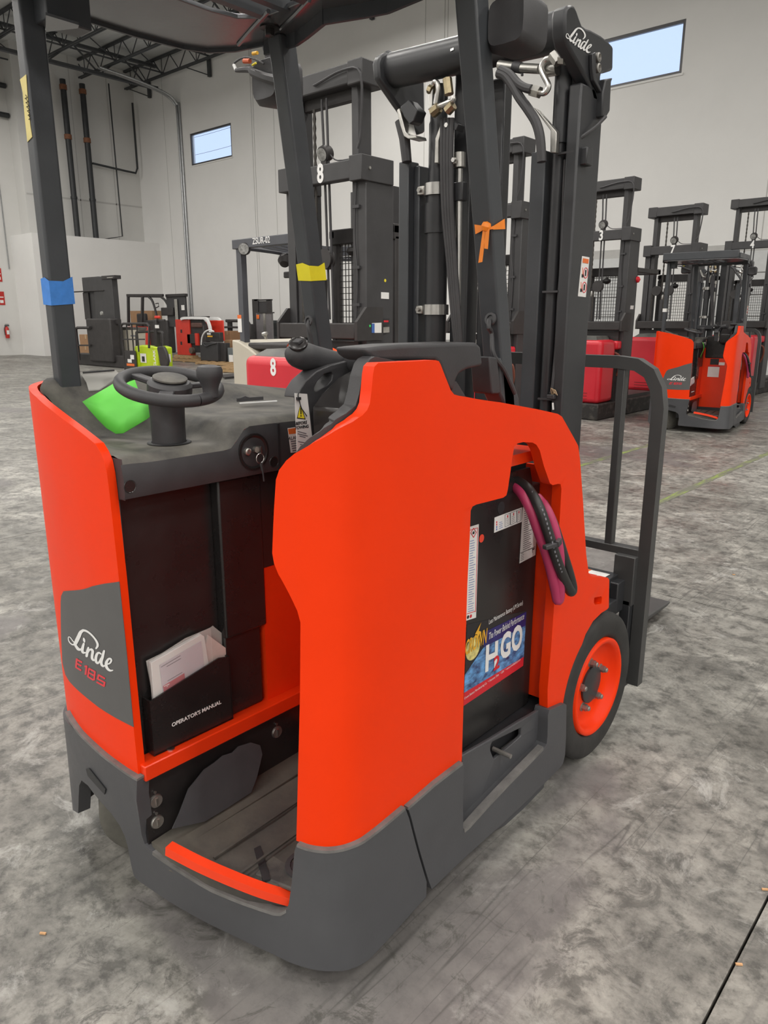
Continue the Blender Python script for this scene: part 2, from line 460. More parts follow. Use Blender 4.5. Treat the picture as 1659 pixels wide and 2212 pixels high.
for x in (-30.8, -22.4, -13.9, -5.5):          # deeper joist girders carrying the joists
    g = G().box(x-0.09, x+0.09, YB, YF-0.3, 11.05, 11.17).box(x-0.09, x+0.09, YB, YF-0.3, 11.9, 12.0)
    y = YB+0.3; k = 0
    while y < YF-1.4:
        g.bar((x, y, 11.1 if k % 2 == 0 else 11.95), (x, y+1.07, 11.95 if k % 2 == 0 else 11.1), 0.05, 0.05, (1,0,0)); y += 1.07; k += 1
    g.build('girder', ROOFST, ceiling, smooth=0)

# lamps
LAMPB = mat('lamp_housing', (0.65, 0.65, 0.64), 0.5, var=0.03)
for k, (lx, ly) in enumerate(LAMP_POS):
    t = thing('high_bay_lamp', 'white LED high bay lamp hanging from the roof joists', 'lamp', (lx, ly, 10.4), 'LED high bay lamps under the roof')
    G().box(lx-1.22, lx+1.22, ly-0.47, ly+0.47, 10.41, 10.5).build('housing', LAMPB, t)
    for dx in (-0.9, 0.9): G().cyl((lx+dx, ly, 10.49), (lx+dx, ly, 11.5), 0.008, 6).build('hanger', PIPEB, t)

# conduits and risers
def pipe(name, label, pts, r, material, group=None, n=10, sm=0):
    o = G().tube(pts, r, n, smooth=sm).build(name, material)
    return tag(o, label, 'pipe', group)
for k, dx in enumerate((0.0, 0.16)):
    x = -29.62 - dx
    t = pipe('conduit', ('shiny steel conduit running up the wall beside the small window' if k == 0 else 'steel conduit on the wall next to the conduit nearest the small window'),
         [(x, YF-0.06, 0.0), (x, YF-0.06, 5), (x, YF-0.06, 9.9), (x-0.05, YF-0.12, 10.35), (x-0.2, YF-0.5, 10.7), (x-0.5, YF-1.6, 11.0), (x-1.0, YF-3.0, 11.3)], 0.05, GALV, sm=5)
for y, lb in ((16.85, 'thick black riser pipe with orange coupling standing between the thin pipe and the other riser'), (17.7, 'thick black riser pipe with a side branch and orange couplings')):
    t = thing('riser_pipe', lb, 'pipe', (-32.9, y, 4.92))
    G().cyl((-32.9, y, 4.92), (-32.9, y, 11.2), 0.12, 14).build('pipe_run', PIPEB, t)
    for z in (9.0, 10.9): G().lathe([(0.125, -0.1), (0.15, -0.09), (0.15, 0.09), (0.125, 0.1)], (-32.9, y, z), n=14).build('coupling', RUST, t)
    G().lathe([(0.125, -0.05), (0.14, -0.05), (0.14, 0.05), (0.125, 0.05)], (-32.9, y, 6.6), n=14).build('coupling', PIPEB, t)
pipe('sprinkler_pipe', 'black pipe leaving the riser sideways then turning up to the roof', [(-32.85, 17.83, 8.1), (-32.85, 19.4, 8.0), (-32.85, 19.9, 7.98), (-32.85, 20.0, 8.2), (-32.85, 20.0, 10.9)], 0.045, PIPEB, n=8)
pipe('drain_pipe', 'thin black pipe dropping down the dark wall to the white box room', [(-33.0, 19.0, 11.5), (-33.0, 19.05, 5.2), (-33.0, 17.86, 4.95)], 0.03, PIPEB, n=8)
pipe('thin_riser', 'slim black pipe with a white sleeve on the dark wall', [(-32.95, 15.9, 4.92), (-32.95, 15.9, 11.2)], 0.06, PIPEB, n=10)
o = G().cyl((-32.95, 15.9, 5.5), (-32.95, 15.9, 6.0), 0.075, 12).build('pipe_sleeve', WHITE); o.parent = bpy.data.objects['thin_riser']
for z, lb in ((9.6, 'upper dark horizontal pipe across the left wall'), (10.7, 'highest dark horizontal pipe across the left wall')):
    pipe('header_pipe', lb, [(-33.8, 6.0, z), (-33.8, 14.85, z)], 0.1, PIPEB)
pipe('wall_conduit', 'thin grey conduit on the left wall above the fire extinguisher', [(-33.97, 14.2, 3.6), (-33.97, 14.2, 7.5)], 0.025, GALV, n=6)

# wall things
t = thing('fire_extinguisher', 'red fire extinguisher hanging on the white left wall', 'extinguisher', (-33.88, 13.75, 0.72))
RED = mat('extinguisher_red', (0.45, 0.02, 0.015), 0.35, var=0.1)
G().lathe([(0.0, 0), (0.075, 0.0), (0.085, 0.03), (0.085, 0.40), (0.06, 0.46), (0.03, 0.48), (0.03, 0.5)], (-33.88, 13.75, 0.72), n=14).build('cylinder', RED, t)
G().box(-33.9, -33.86, 13.68, 13.86, 1.22, 1.27).box(-33.9, -33.86, 13.7, 13.85, 1.29, 1.31).build('valve', PIPEB, t)
G().tube([(-33.86, 13.7, 1.24), (-33.84, 13.63, 1.1), (-33.84, 13.64, 0.85)], 0.014, 6, smooth=4).build('hose', PIPEB, t)
G().box(-33.965, -33.96, 13.7, 13.8, 0.88, 1.02).box(-33.8, -33.79, 13.70, 13.80, 0.88, 1.05).build('label_plate', PAPER, t)
for z, lb in ((2.1, 'red and white fire sign directly above the extinguisher'), (3.05, 'red sign highest on the white left wall')):
    t = tag(G().box(-33.995, -33.985, 13.60, 13.86, z, z+0.55).build('wall_sign', RED), lb, 'sign')
    G().box(-33.985, -33.983, 13.66, 13.80, z+0.08, z+0.2).box(-33.985, -33.983, 13.64, 13.82, z+0.3, z+0.34).build('sign_print', PAPER, t)

# sectional dock doors in the far wall
DOORW = mat('dock_door_white', (0.56, 0.57, 0.57), 0.45, var=0.05)
for n, (xa, xb, zt) in enumerate(((-11.6, -9.2, 3.25), (-7.2, -4.7, 3.2))):
    d = struct(G().box(xa-0.1, xb+0.1, YF-0.03, YF, 0, zt+0.1).build('door_%d' % (n+1), SEAM, smooth=0))
    z = 0.02
    while z < zt-0.2:
        h = 0.52
        G().box(xa, xb, YF-0.07, YF-0.03, z, min(z+h-0.02, zt)).build('panel', DOORW, d, bevel=0.012)
        z += h

# ================================================================ the stand-up forklift
# The curved bodywork: (x, y) of the outer skin near the top and near the floor, read along the body.
BODY = [((-2.020,1.95),(-2.030,1.95)), ((-2.020,1.02),(-2.025,1.02)), ((-2.003,.910),(-2.010,.910)), ((-1.962,.843),(-1.985,.845)),
        ((-1.895,.805),(-1.925,.815)), ((-1.78,.781),(-1.78,.805)), ((-1.64,.770),(-1.62,.805)), ((-1.54,.769),(-1.52,.815)),
        ((-1.445,.772),(-1.43,.828)), ((-1.34,.795),(-1.33,.848)), ((-1.24,.842),(-1.235,.872)), ((-1.16,.905),(-1.14,.897)),
        ((-1.10,.934),(-1.09,.910)), ((-1.06,.945),(-1.05,.925)), ((-1.03,.964),(-1.022,.940)), ((-1.01,.984),(-1.000,.960)),
        ((-.997,1.006),(-.983,.985)), ((-.989,1.045),(-.974,1.03)), ((-.987,1.12),(-.971,1.12)), ((-.990,1.25),(-.978,1.25)),
        ((-.998,1.45),(-.988,1.45)), ((-1.0,1.75),(-.990,1.75)), ((-1.0,2.05),(-.992,2.05)), ((-1.0,2.40),(-.992,2.40))]
# right-hand side panel: continues straight round the corner instead of meeting the sill
PANEL = [((-1.52,.86),)*2, ((-1.34,.878),)*2, ((-1.22,.900),)*2, ((-1.15,.918),)*2] + [(a, a) for a, b in BODY[12:]]
LEFTP = [(a, a) for a, b in BODY[:9]]
SKIRT = BODY
def _cr(p, t):
    a, b, c, d = p
    return 0.5*((2*b) + (c-a)*t + (2*a-5*b+4*c-d)*t*t + (3*b-a-3*c+d)*t*t*t)
def plan_pt(plan, u, z):
    n = len(plan); u = max(0.0, min(n-1.0, u)); i = min(int(u), n-2); t = u-i
    w = max(0.0, min(1.0, (z-0.05)/0.32))
    def q(k):
        k = max(0, min(n-1, k)); a, b = plan[k]
        return Vector((a[0]*w + b[0]*(1-w), a[1]*w + b[1]*(1-w), 0))
    return _cr((q(i-1), q(i), q(i+1), q(i+2)), t)
def plan_n(plan, u, z):
    a = plan_pt(plan, u-0.02, z); b = plan_pt(plan, u+0.02, z); t = (b-a).normalized()
    return Vector((t.y, -t.x, 0))          # outward (towards the rear and the right)
def surf(plan, u, z, off=0.0):
    p = plan_pt(plan, u, z) + plan_n(plan, u, z)*off
    return Vector((p.x, p.y, z))
def unplan(plan, px, off=0.0):
    """Photo pixel on the bodywork -> (u, z)."""
    d = ray(*px); z = 0.6; u = 0; fixed = plan is PANEL or plan is LEFTP
    for it in range(14):
        best = None; st = 0.2; n = int((len(plan)-1)/st)
        prev = None
        for k in range(n+1):
            p = plan_pt(plan, k*st, z)
            if off: p = p + plan_n(plan, k*st, z)*off
            c = d.x*p.y - d.y*p.x
            if prev is not None and (prev[0] <= 0 < c or prev[0] >= 0 > c):
                f = prev[0]/(prev[0]-c); q = prev[1].lerp(p, f)
                t = (q.x*d.x + q.y*d.y)/(d.x*d.x + d.y*d.y)
                if t > 0 and (best is None or t < best[0]): best = (t, (k-1+f)*st)
            prev = (c, p)
        if best is None:
            bb = None
            for k in range(n+1):
                p = plan_pt(plan, k*st, z); c = abs(d.x*p.y - d.y*p.x)/p.length
                if p.x*d.x + p.y*d.y > 0 and (bb is None or c < bb[0]): bb = (c, k*st, p)
            p = bb[2]; best = ((p.x*d.x + p.y*d.y)/(d.x*d.x + d.y*d.y), bb[1])
        zn = CAM_Z + best[0]*d.z; u = best[1]; done = abs(zn-z) < 2e-4; z = zn
        if done or fixed: break
    return (u, z)
def uz(plan, pts, off=0.0): return [unplan(plan, p, off) for p in pts]
def shell(plan, outline, thick, off=0.0, holes=(), step=0.25):
    """Sheet cut to an outline in (u, z) and wrapped on the bodywork."""
    g = G().prism([(u, 0, z) for u, z in outline], (0, thick, 0), [[(u, 0, z) for u, z in h] for h in holes])
    bm = bmesh.new(); vs = [bm.verts.new(p) for p in g.v]
    for f in g.f:
        try: bm.faces.new([vs[i] for i in f])
        except ValueError: pass
    us = [p.x for p in g.v]; k = math.ceil(min(us)/step)
    while k*step < max(us):
        bmesh.ops.bisect_plane(bm, geom=bm.verts[:]+bm.edges[:]+bm.faces[:], plane_co=(k*step,0,0), plane_no=(1,0,0), dist=1e-6); k += 1
    zs = [p.z for p in g.v]
    for zc in (0.13, 0.21, 0.29):
        if min(zs) < zc < max(zs): bmesh.ops.bisect_plane(bm, geom=bm.verts[:]+bm.edges[:]+bm.faces[:], plane_co=(0,0,zc), plane_no=(0,0,1), dist=1e-6)
    bm.verts.index_update()
    out = G(); out.v = [surf(plan, v.co.x, v.co.z, off - v.co.y) for v in bm.verts]
    out.f = [[v.index for v in f.verts] for f in bm.faces]; bm.free()
    return out
def decal(plan, pxs, off=0.0015, thick=0.001): return shell(plan, uz(plan, pxs), thick, off + 0.0)

TR0 = Vector((-1.515, 1.5, 0))
truck = thing('stand_up_forklift', 'large orange stand-up forklift with battery and blue, yellow and orange tape on its posts', 'forklift', TR0)
T = truck

# --- right side panel (orange), one sheet with the battery opening
pan_px = [(640,1816),(644,1660),(648,1500),(649,1345),(642,1319),(630,1294),(601,1240),(592,1218),(588,1195),(590,1140),(592,1098),(596,1036),(603,1015),(618,995),(636,980),
  (679,955),(723,931),(762,911),(783,897),(793,886),(799,872),(803,840),(806,808),(809,792),(817,784),(880,781),(941,778),(948,780),(952,787),(974,843),(981,852),(992,855),
  (1005,857),(1080,869),(1160,884),(1205,894),(1214,900),(1222,914),(1240,946),(1249,963),(1253,992),(1260,1090),(1267,1198),(1272,1239),(1279,1246),(1313,1248),(1316,1253),(1315,1312),(1312,1316),
  (1299,1324),(1281,1342),(1265,1370),(1249,1417),(1231,1471),(1222,1507),(1220,1520),(1183,1532),
  (1183,1489),(1191,1393),(1197,1308),(1208,1140),(1213,1056),(1211,1046),(1206,1045),(1194,1048),(1188,1044),(1175,1007),(1166,973),(1159,961),(1150,956),(1130,955),(1118,958),(1111,965),
  (1107,987),(1102,1024),(1097,1058),(1094,1070),(1087,1075),(1029,1090),(1021,1094),(1017,1103),(1015,1160),(1010,1260),(1007,1358),(1002,1500),(998,1640),
  (997,1646),(940,1690),(876,1742),(830,1778),(788,1810),(754,1825),(729,1830),(703,1831),(670,1827)]
pan_uz = uz(PANEL, pan_px)
hole_px = [(1284,1291),(1298,1288),(1300,1291),(1299,1303),(1297,1305),(1285,1306),(1283,1301)]
side_panel = shell(PANEL, pan_uz, 0.030, 0.0, [uz(PANEL, hole_px)], step=0.2).build('side_panel', ORANGE, T, bevel=0.004, smooth=30)

# --- left rear panel (orange) with the badge
lp_px = [(62,838),(78,857),(104,880),(136,905),(167,928),(190,946),(206,959),(217,977),(225,996),(231,1024),(236,1062),(257,1254),(288,1569),(299,1676),(265,1658),(221,1625),(170,1577),(141,1532)]
lp = uz(LEFTP, lp_px)
lp_tail = [(2.4, 0.425), (1.0, 0.42), (0.0, 0.42), (0.0, 1.225), (0.55, 1.30), (0.9, 1.325), (1.0, 1.335), (2.0, 1.345)]
outl = [q for q in lp if q[0] > 2.2]
# order: along the top from the left rear corner to the inner edge, then back along the bottom
shell(LEFTP, outl + lp_tail, 0.020, 0.0, step=0.2).build('rear_panel', ORANGE, T, bevel=0.004, smooth=30)
badge_px = [(132,1300),(133,1287),(138,1277),(200,1266),(258,1256),(273,1400),(289,1570),(250,1550),(212,1526),(174,1495),(151,1472),(142,1457),(136,1432),(133,1378)]
BADGE = mat('badge_grey', (0.095, 0.094, 0.094), 0.5, var=0.05)
shell(LEFTP, uz(LEFTP, badge_px), 0.0012, 0.0012, step=0.2).build('badge', BADGE, T, smooth=30)

# lettering of the badge: pen strokes read from the photograph (x, y) and their widths
_bx = lambda pts: [(120 + x/6.505, 1240 + y/6.505) for x, y in pts]
LOGO = [([(300,965),(262,945),(225,895),(203,880),(193,893),(198,935),(228,975),(262,990),(292,975)], [22,14,12,12,14,14,16,20,26]),
        ([(290,985),(312,930),(340,870),(365,815),(400,788)], [40,56,54,48,34]),
        ([(392,788),(440,795),(500,835),(560,900),(596,960),(603,1005),(582,1040)], [34,28,24,24,30,34,24]),
        ([(275,975),(300,1010),(328,1048),(358,1058),(382,1040)], [24,36,40,32,18]),
        ([(408,975),(393,1030),(388,1075),(402,1100),(432,1100)], [30,40,40,32,18]),
        ([(407,900),(413,925),(420,950)], [20,34,20]),
        ([(472,1030),(460,1080),(449,1148)], [26,38,36]),
        ([(462,1110),(490,1062),(518,1058),(534,1085),(526,1140),(526,1180),(545,1205),(568,1198)], [16,26,34,38,38,36,30,16]),
        ([(652,1120),(622,1102),(595,1120),(578,1175),(582,1225),(605,1248),(630,1225),(648,1180)], [18,26,36,40,36,30,26,20]),
        ([(693,1078),(672,1160),(655,1225),(660,1268),(682,1290),(705,1280)], [30,40,40,36,30,16]),
        ([(735,1262),(770,1252),(795,1218),(788,1190),(757,1190),(728,1235),(724,1285),(745,1328),(780,1352),(818,1348)], [18,22,28,26,28,40,42,36,28,14])]
E18S = [([(312,1182),(299,1312)], 26), ([(312,1198),(386,1240)], 24), ([(306,1250),(376,1288)], 22), ([(300,1306),(374,1352)], 24),
        ([(418,1292),(452,1290)], 22), ([(448,1284),(434,1412)], 28),
        ([(478,1322),(562,1368)], 24), ([(470,1376),(562,1428)], 22), ([(466,1436),(548,1488)], 24), ([(482,1318),(466,1440)], 26), ([(566,1362),(552,1490)], 26),
        ([(708,1466),(614,1412)], 24), ([(620,1406),(602,1476)], 26), ([(602,1466),(702,1520)], 22), ([(702,1512),(690,1578)], 26), ([(696,1572),(588,1512)], 24)]
def stroke_mesh(strokes, tomap, place):
    g = G()
    for Lf, Rt, P, ws in strokes2d(strokes):
        n = len(Lf)
        if n == 2:
            pass
        row = [[place(tomap((a.x, a.y))) for a in Lf], [place(tomap((b2.x, b2.y))) for b2 in Rt]]
        g.grid(row)
        for p, w in ((P[0], ws[0]), (P[-1], ws[-1])):        # round ends
            if w < 16 and len(P) == 2: continue
            q = min(w, 40)/2
            if len(P) > 2: g.add([place(tomap((p.x + q*math.cos(a*math.pi/4), p.y + q*math.sin(a*math.pi/4)))) for a in range(8)], [list(range(8))])
    return g
_badge_cache = {}
def badge_map(p):
    return unplan(LEFTP, (120 + p[0]/6.505, 1240 + p[1]/6.505))
stroke_mesh(LOGO, badge_map, lambda q: surf(LEFTP, q[0], q[1], 0.0022)).build('logo', WHITE, T, smooth=0)
stroke_mesh(E18S, badge_map, lambda q: surf(LEFTP, q[0], q[1], 0.0022)).build('model_lettering', mat('model_red', (0.70, 0.035, 0.05), 0.4, var=0.05), T, smooth=0)

# --- charcoal skirt: rear part with step sill and wheel arch, right part with door recess
sk_rear = [(296,1683),(265,1664),(221,1631),(171,1584),(140,1537),(129,1516)]
sk_left = [(131,1560),(137,1630),(146,1703),(153,1724),(167,1755)]
sk_arch = [(169,1757),(170,1720),(171,1697),(176,1686),(190,1697),(204,1716),(220,1735),(240,1757),(258,1783),(269,1806),(276,1830),(283,1868),(288,1888),(293,1898)]
sk_bot = [(340,1931),(400,1968),(480,2010),(560,2048),(623,2078),(686,2096),(720,2098),(762,2092),(796,2074),(860,2005),(921,1937)]
sk_gap = [(922,1905),(900,1830),(884,1768),(876,1746)]
sk_top = [(830,1783),(788,1815),(754,1830),(729,1836),(703,1838),(670,1834),(641,1824)]
sk_open = [(636,1838),(630,1905),(624,1952),(618,1966),(606,1973),(590,1972),(559,1962),(520,1948),(457,1922),(390,1882),(353,1858),(329,1841),(313,1824),(306,1804),(301,1770)]
OUT = 0.012
o1 = uz(SKIRT, sk_rear[:4], OUT) + [(3.9, 0.425), (3.0, 0.42), (1.0, 0.42), (1.0, 0.09), (2.6, 0.09), (3.2, 0.07)] + uz(SKIRT, sk_arch, OUT) + uz(SKIRT, sk_bot, OUT) + uz(SKIRT, sk_gap, OUT) + uz(SKIRT, sk_top, OUT) + uz(SKIRT, sk_open, OUT)
shell(SKIRT, o1, 0.035, OUT, step=0.2).build('rear_skirt', DGREY, T, bevel=0.005, smooth=30)
sd_px = [(882,1746),(889,1768),(905,1830),(927,1905),(933,1921),(1000,1857),(1080,1785),(1150,1719),(1212,1656),(1217,1648),(1221,1630),(1223,1590),(1224,1523),(1220,1520),(1187,1534),(1184,1545),(1183,1590),
         (1181,1608),(1174,1618),(1100,1693),(1014,1787),(1005,1796),(1001,1790),(1001,1720),(1002,1652),(998,1648),(940,1694)]
shell(SKIRT, uz(SKIRT, sd_px, OUT), 0.05, OUT).build('side_skirt', DGREY, T, bevel=0.004, smooth=30)
# dusty ledges along the top of the skirt and scuffs on the step
def ledge(pxs, down, name='skirt_ledge', off=OUT+0.0012):
    lo = [(x, y+down) for x, y in reversed(pxs)]
    shell(SKIRT, uz(SKIRT, pxs, off) + uz(SKIRT, lo, off), 0.020, off, step=0.3).build(name, LEDGE, T, smooth=30)
ledge([(876,1744)] + sk_top, 6); ledge(list(reversed(sk_rear[:5])), 5); ledge([(1000,1647),(940,1693),(882,1744)], 6)
ledge([(1004,1791),(1014,1783),(1057,1735),(1100,1689),(1140,1648),(1174,1613)], 8, 'door_sill')
ledge([(618,1965),(606,1972),(590,1971),(559,1961),(520,1947),(457,1921),(390,1881),(353,1857),(329,1840)], 7, 'step_scuff')
# battery door behind the recess
def px_plane(pxs, X): return [onX(p, X) for p in pxs]
door_px = [(999,1632),(1060,1597),(1120,1560),(1172,1530),(1176,1560),(1176,1700),(1100,1780),(1000,1830)]
slot_px = [(1060,1613),(1063,1603),(1120,1575),(1126,1573),(1126,1589),(1122,1594),(1072,1637),(1067,1640),(1060,1622)]
DX = -1.02
G().prism(px_plane(door_px, DX), (-0.012, 0, 0), [px_plane(slot_px, DX)]).build('battery_door', DGREY, T, bevel=0.003)
G().prism([onX((1001,1800), DX+0.028), onX((1185,1615), DX+0.028), onX((1185,1640), DX+0.028), onX((1001,1825), DX+0.028)], (-0.05, 0, 0)).build('door_ledge', LEDGE, T)
a = onX((1096,1631), -0.995)
G().cyl(a + Vector((-0.05, 0, 0.0)), a + Vector((0.012, 0, 0)), 0.007, 10).build('door_pin', NUT, T)
a = onX((1078,1610), -1.07)
G().cyl(a + Vector((0,-0.02,0)), a + Vector((0,0.05,0.0)), 0.022, 12).cyl(a + Vector((0,0.03,0)), a + Vector((0,0.12,0)), 0.014, 10).build('latch_rod', DUSTY, T)
# left leg cap and emblem groove of the skirt
gr = uz(SKIRT, [(186,1661),(192,1660),(228,1705),(226,1716),(190,1676)], OUT)
shell(SKIRT, gr, 0.002, OUT+0.0008).build('skirt_groove', mat('groove_black', (0.03, 0.03, 0.032), 0.6, var=0.1), T)
# inner chassis so that nothing is hollow
G().box(-1.99, -1.05, 1.32, 2.15, 0.10, 0.30).box(-1.99, -1.50, 1.0, 1.35, 0.16, 0.44).build('chassis', MASTB, T)

# --- platform: sill strip, floor mat, side wall
STRIP = [(-1.395,.800,.300),(-1.30,.822,.288),(-1.20,.868,.268),(-1.115,.932,.238)]
zf = 0.27
G().prism([(-1.47,.79,zf-0.02),(-1.40,.795,zf-0.02),(-1.30,.825,zf-0.025),(-1.2,.87,zf-0.04),(-1.09,.955,zf-0.06),(-1.02,1.02,zf-0.03),(-1.02,1.42,zf),(-1.50,1.42,zf)], (0,0,-0.05)).build('floor_plate', MATTE, T)
for x in (-1.40, -1.31, -1.22):
    G().bar((x, .86, zf-0.022), (x, 1.40, zf-0.001), 0.006, 0.005).build('mat_rib', MATTE, T)
STRIPM = mat('signal_orange', (0.88, 0.05, 0.008), 0.45, var=0.05)
s_px = [(355,1838),(420,1872),(490,1903),(560,1930),(622,1948)]
sp = [onZ(p, z) for p, z in zip(s_px, (0.275, 0.262, 0.245, 0.225, 0.205))]
sp = [Vector((p.x, p.y+0.012, p.z)) for p in sp]
G().tube(sp, 0.017, 4, smooth=4).build('sill_strip', STRIPM, T, smooth=25)
# pedal
pc = onZ((612,1880), 0.235)
G().cbox(pc + Vector((0.02,0.03,-0.004)), (0.16,0.13,0.012), Matrix.Rotation(R(15),3,'Z')).build('pedal', DUSTY, T, bevel=0.004)
G().lathe([(0.05,0.0),(0.05,0.004),(0.038,0.005),(0.038,0.001),(0.022,0.001),(0.022,0.006),(0,0.006)], pc + Vector((0.03,0.045,0.002)), n=20).build('pedal_ring', PLAST, T)
G().cbox(pc + Vector((-0.055,-0.02,0.0)), (0.12,0.018,0.008), Matrix.Rotation(R(-28),3,'Z')).build('pedal_slot', INK, T)
# wall under the shelf with fasteners and torn plastic kick sheet
G().box(-1.52, -1.475, .785, 1.42, zf-0.04, 0.445).build('kick_wall', BLACK, T)
for p in ((337,1730), (340,1775), (598,1581)):
    c = onX(p, -1.474)
    G().lathe([(0,0.004),(0.016,0.004),(0.018,0.0),(0.018,-0.001)], c, (1,0,0), 16).build('fastener', ZINC, T)
    G().box(c.x+0.003, c.x+0.007, c.y-0.003, c.y+0.003, c.z-0.010, c.z+0.010).cyl(c + Vector((0,-0.002,0.026)), c + Vector((0.004,-0.002,0.026)), 0.004, 8).build('fastener_slot', STEEL, T)
SHEET = mat('smoked_plastic', (0.062, 0.063, 0.068), 0.32, var=0.2, vscale=6)
ks = [(371,1790),(386,1757),(406,1704),(424,1682),(440,1662),(462,1647),(480,1632),(500,1626),(514,1612),(540,1604),(560,1610),(565,1630),(553,1680),(541,1712),(490,1745),(440,1775)]
def on_sheet(p):
    n = Vector((1,0,0.16)); A = Vector((-1.432,0,0.285)); d = ray(*p); return _O + d*(n.dot(A-_O)/n.dot(d))
kx = [on_sheet(p) for p in ks]
G().prism(kx, (0.004, 0.0, 0.002)).build('kick_sheet', SHEET, T, smooth=0)

# --- shelf
g = G().box(-1.50, -1.448, .778, 1.36, 0.434, 0.474)
g.build('shelf', ORANGE_IN, T, bevel=0.003)
c = onX((370,1636), -1.47); G().lathe([(0.010,0),(0.010,0.003),(0.006,0.004),(0.0,0.002)], (c.x, c.y, 0.474), n=14).build('shelf_screw', STEEL, T)

# --- left box: lower panels
G().box(-1.80, -1.505, .80, 1.055, 0.44, 1.118).build('side_cover', BLACK, T, bevel=0.008)
G().box(-1.99, -1.475, 1.05, 1.185, 0.70, 1.12).box(-1.99, -1.485, 1.05, 1.17, 0.474, 0.71).build('corner_cover', BLACK, T, bevel=0.006)
G().box(-1.99, -1.480, 1.18, 1.36, 0.22, 0.86).build('inner_column', ORANGE_IN, T)
G().box(-1.99, -1.477, 1.18, 1.345, 0.86, 1.12).build('column_shade', BLACK, T, bevel=0.004)  # black box added to stand in for shade on the upper orange column
G().box(-1.50, -1.02, 1.36, 1.38, 0.20, 1.16).build('front_wall', ORANGE_IN, T)
G().box(-1.99, -1.44, 1.39, 1.98, 0.30, 1.10).build('front_housing', MASTB, T)
# pocket
G().prism([(-1.470,.822,.475),(-1.470,1.052,.475),(-1.470,1.052,.655),(-1.470,1.02,.662),(-1.470,.85,.628),(-1.470,.822,.622)], (-0.004,0,0)) \
   .box(-1.503, -1.470, .818, .822, .475, .622).box(-1.503, -1.470, 1.050, 1.054, .475, .655).box(-1.503, -1.47, .82, 1.052, .475, .480).build('manual_pocket', BLACK, T)
c = (onX((387,1556), -1.468) + onX((462,1526), -1.468))/2
text_geo("OPERATOR'S MANUAL", 0.0145, c + Vector((0.0012,0,0)), (0,1,0.02), (0,0,1), 0.0003, bold=0.0003).build('pocket_lettering', WHITE, T, smooth=0)

# --- dashboard: dusty tray top and dark front face
EX = -1.452
def dash_z(x, y):
    """Height of the console top."""
    rim = 1.352 - 0.135*max(0, y-1.10)                         # far rim along the left side
    tray = 1.212
    fwd = 1.262 - 0.02*max(0, y-1.2)
    def sm(a, b2, v): t = max(0, min(1, (v-a)/(b2-a))); return t*t*(3-2*t)
    z = tray + (fwd-tray)*sm(1.07, 1.135, y - 0.16*(x+1.45))
    z = z + (rim-z)*sm(-1.78, -1.965, x)
    rearrim = 1.215 + 0.13*sm(-1.50, -1.93, x)
    z = max(z, z + (rearrim-z)*sm(.865, .805, y))
    if 1.09 < y < 1.9: z -= 0.012*sm(-1.72,-1.70,x)*0
    return z
def clampplan(x, y):
    # keep the rear edge of the console inside the curved rear panel
    for k in range(0, 80):
        u = k*0.1; p = plan_pt(LEFTP, u, 1.2)
        if abs(p.x - x) < 0.02 and p.y < 0.93: return max(y, p.y + 0.022)
    return y
rows = []
NX, NY = 34, 52
for j in range(NY+1):
    row = []
    for i in range(NX+1):
        x = -1.992 + (EX + 1.992)*i/NX; y = 0.79 + (1.93-0.79)*j/NY
        yy = clampplan(x, 0.79); y = yy + (1.93-yy)*j/NY
        z = dash_z(x, y)
        e = max(0, x - (EX-0.03))/0.03; z -= 0.016*e*e
        row.append(Vector((x, y, z)))
    rows.append(row)
G().grid(rows).build('console_top', DUSTY, T, smooth=60)
# front face with rounded lower edge
rows = []
for j in range(60):
    y = 0.789 + (1.93-0.789)*j/59
    zt = dash_z(EX, y) - 0.016
    rows.append([Vector((EX, y, zt)), Vector((EX+0.004, y, zt-0.012)), Vector((EX+0.008, y, zt-0.035)), Vector((EX+0.008, y, 1.135)), Vector((EX+0.004, y, 1.124)), Vector((EX-0.03, y, 1.119))])
G().grid(rows).build('console_face', PLAST, T, smooth=50)
rows = []
for k in range(12):
    u = 7.9 - 0.55*k*0.6
    rows.append([surf(LEFTP, u, dash_z(plan_pt(LEFTP,u,1.2).x, .80)-0.004, -0.021), surf(LEFTP, u, 1.12, -0.021)])
G().grid(rows).build('console_rear', PLAST, T, smooth=50)
G().box(EX+0.006, EX+0.0095, 1.219, 1.226, 1.12, 1.245).build('console_gap', INK, T)
# key switch
kc = onX((548,976), EX+0.008)
G().lathe([(0.046,-0.004),(0.046,0.003),(0.041,0.003),(0.034,-0.002),(0.0,-0.003)], kc, (1,0,0), 28).build('switch_dish', BLACK, T)
G().lathe([(0.009,-0.002),(0.009,0.006),(0.006,0.008),(0,0.007)], kc + Vector((0.002,-0.022,0.004)), (1,0,0), 14).build('push_button', ZINC, T)
G().lathe([(0.008,-0.002),(0.008,0.008),(0,0.008)], kc + Vector((0.002,0.004,0.006)), (1,0,0), 14).build('key_barrel', ZINC, T)
g = G().box(kc.x+0.004, kc.x+0.026, kc.y+0.003, kc.y+0.0055, kc.z-0.002, kc.z+0.016)
g.build('key', STEEL, T)
ring = [kc + Vector((0.022, 0.002+0.012*math.cos(a*math.pi/8), -0.014+0.012*math.sin(a*math.pi/8))) for a in range(17)]
G().tube(ring, 0.0012, 6).build('key_ring', STEEL, T)
G().tube([kc + Vector((0.022,0.004,-0.026)), kc + Vector((0.020,0.010,-0.046))], 0.0045, 6).tube([kc + Vector((0.02,0.010,-0.046)), kc + Vector((0.018,0.014,-0.074))], 0.0022, 6).build('key_fob', PLAST, T)
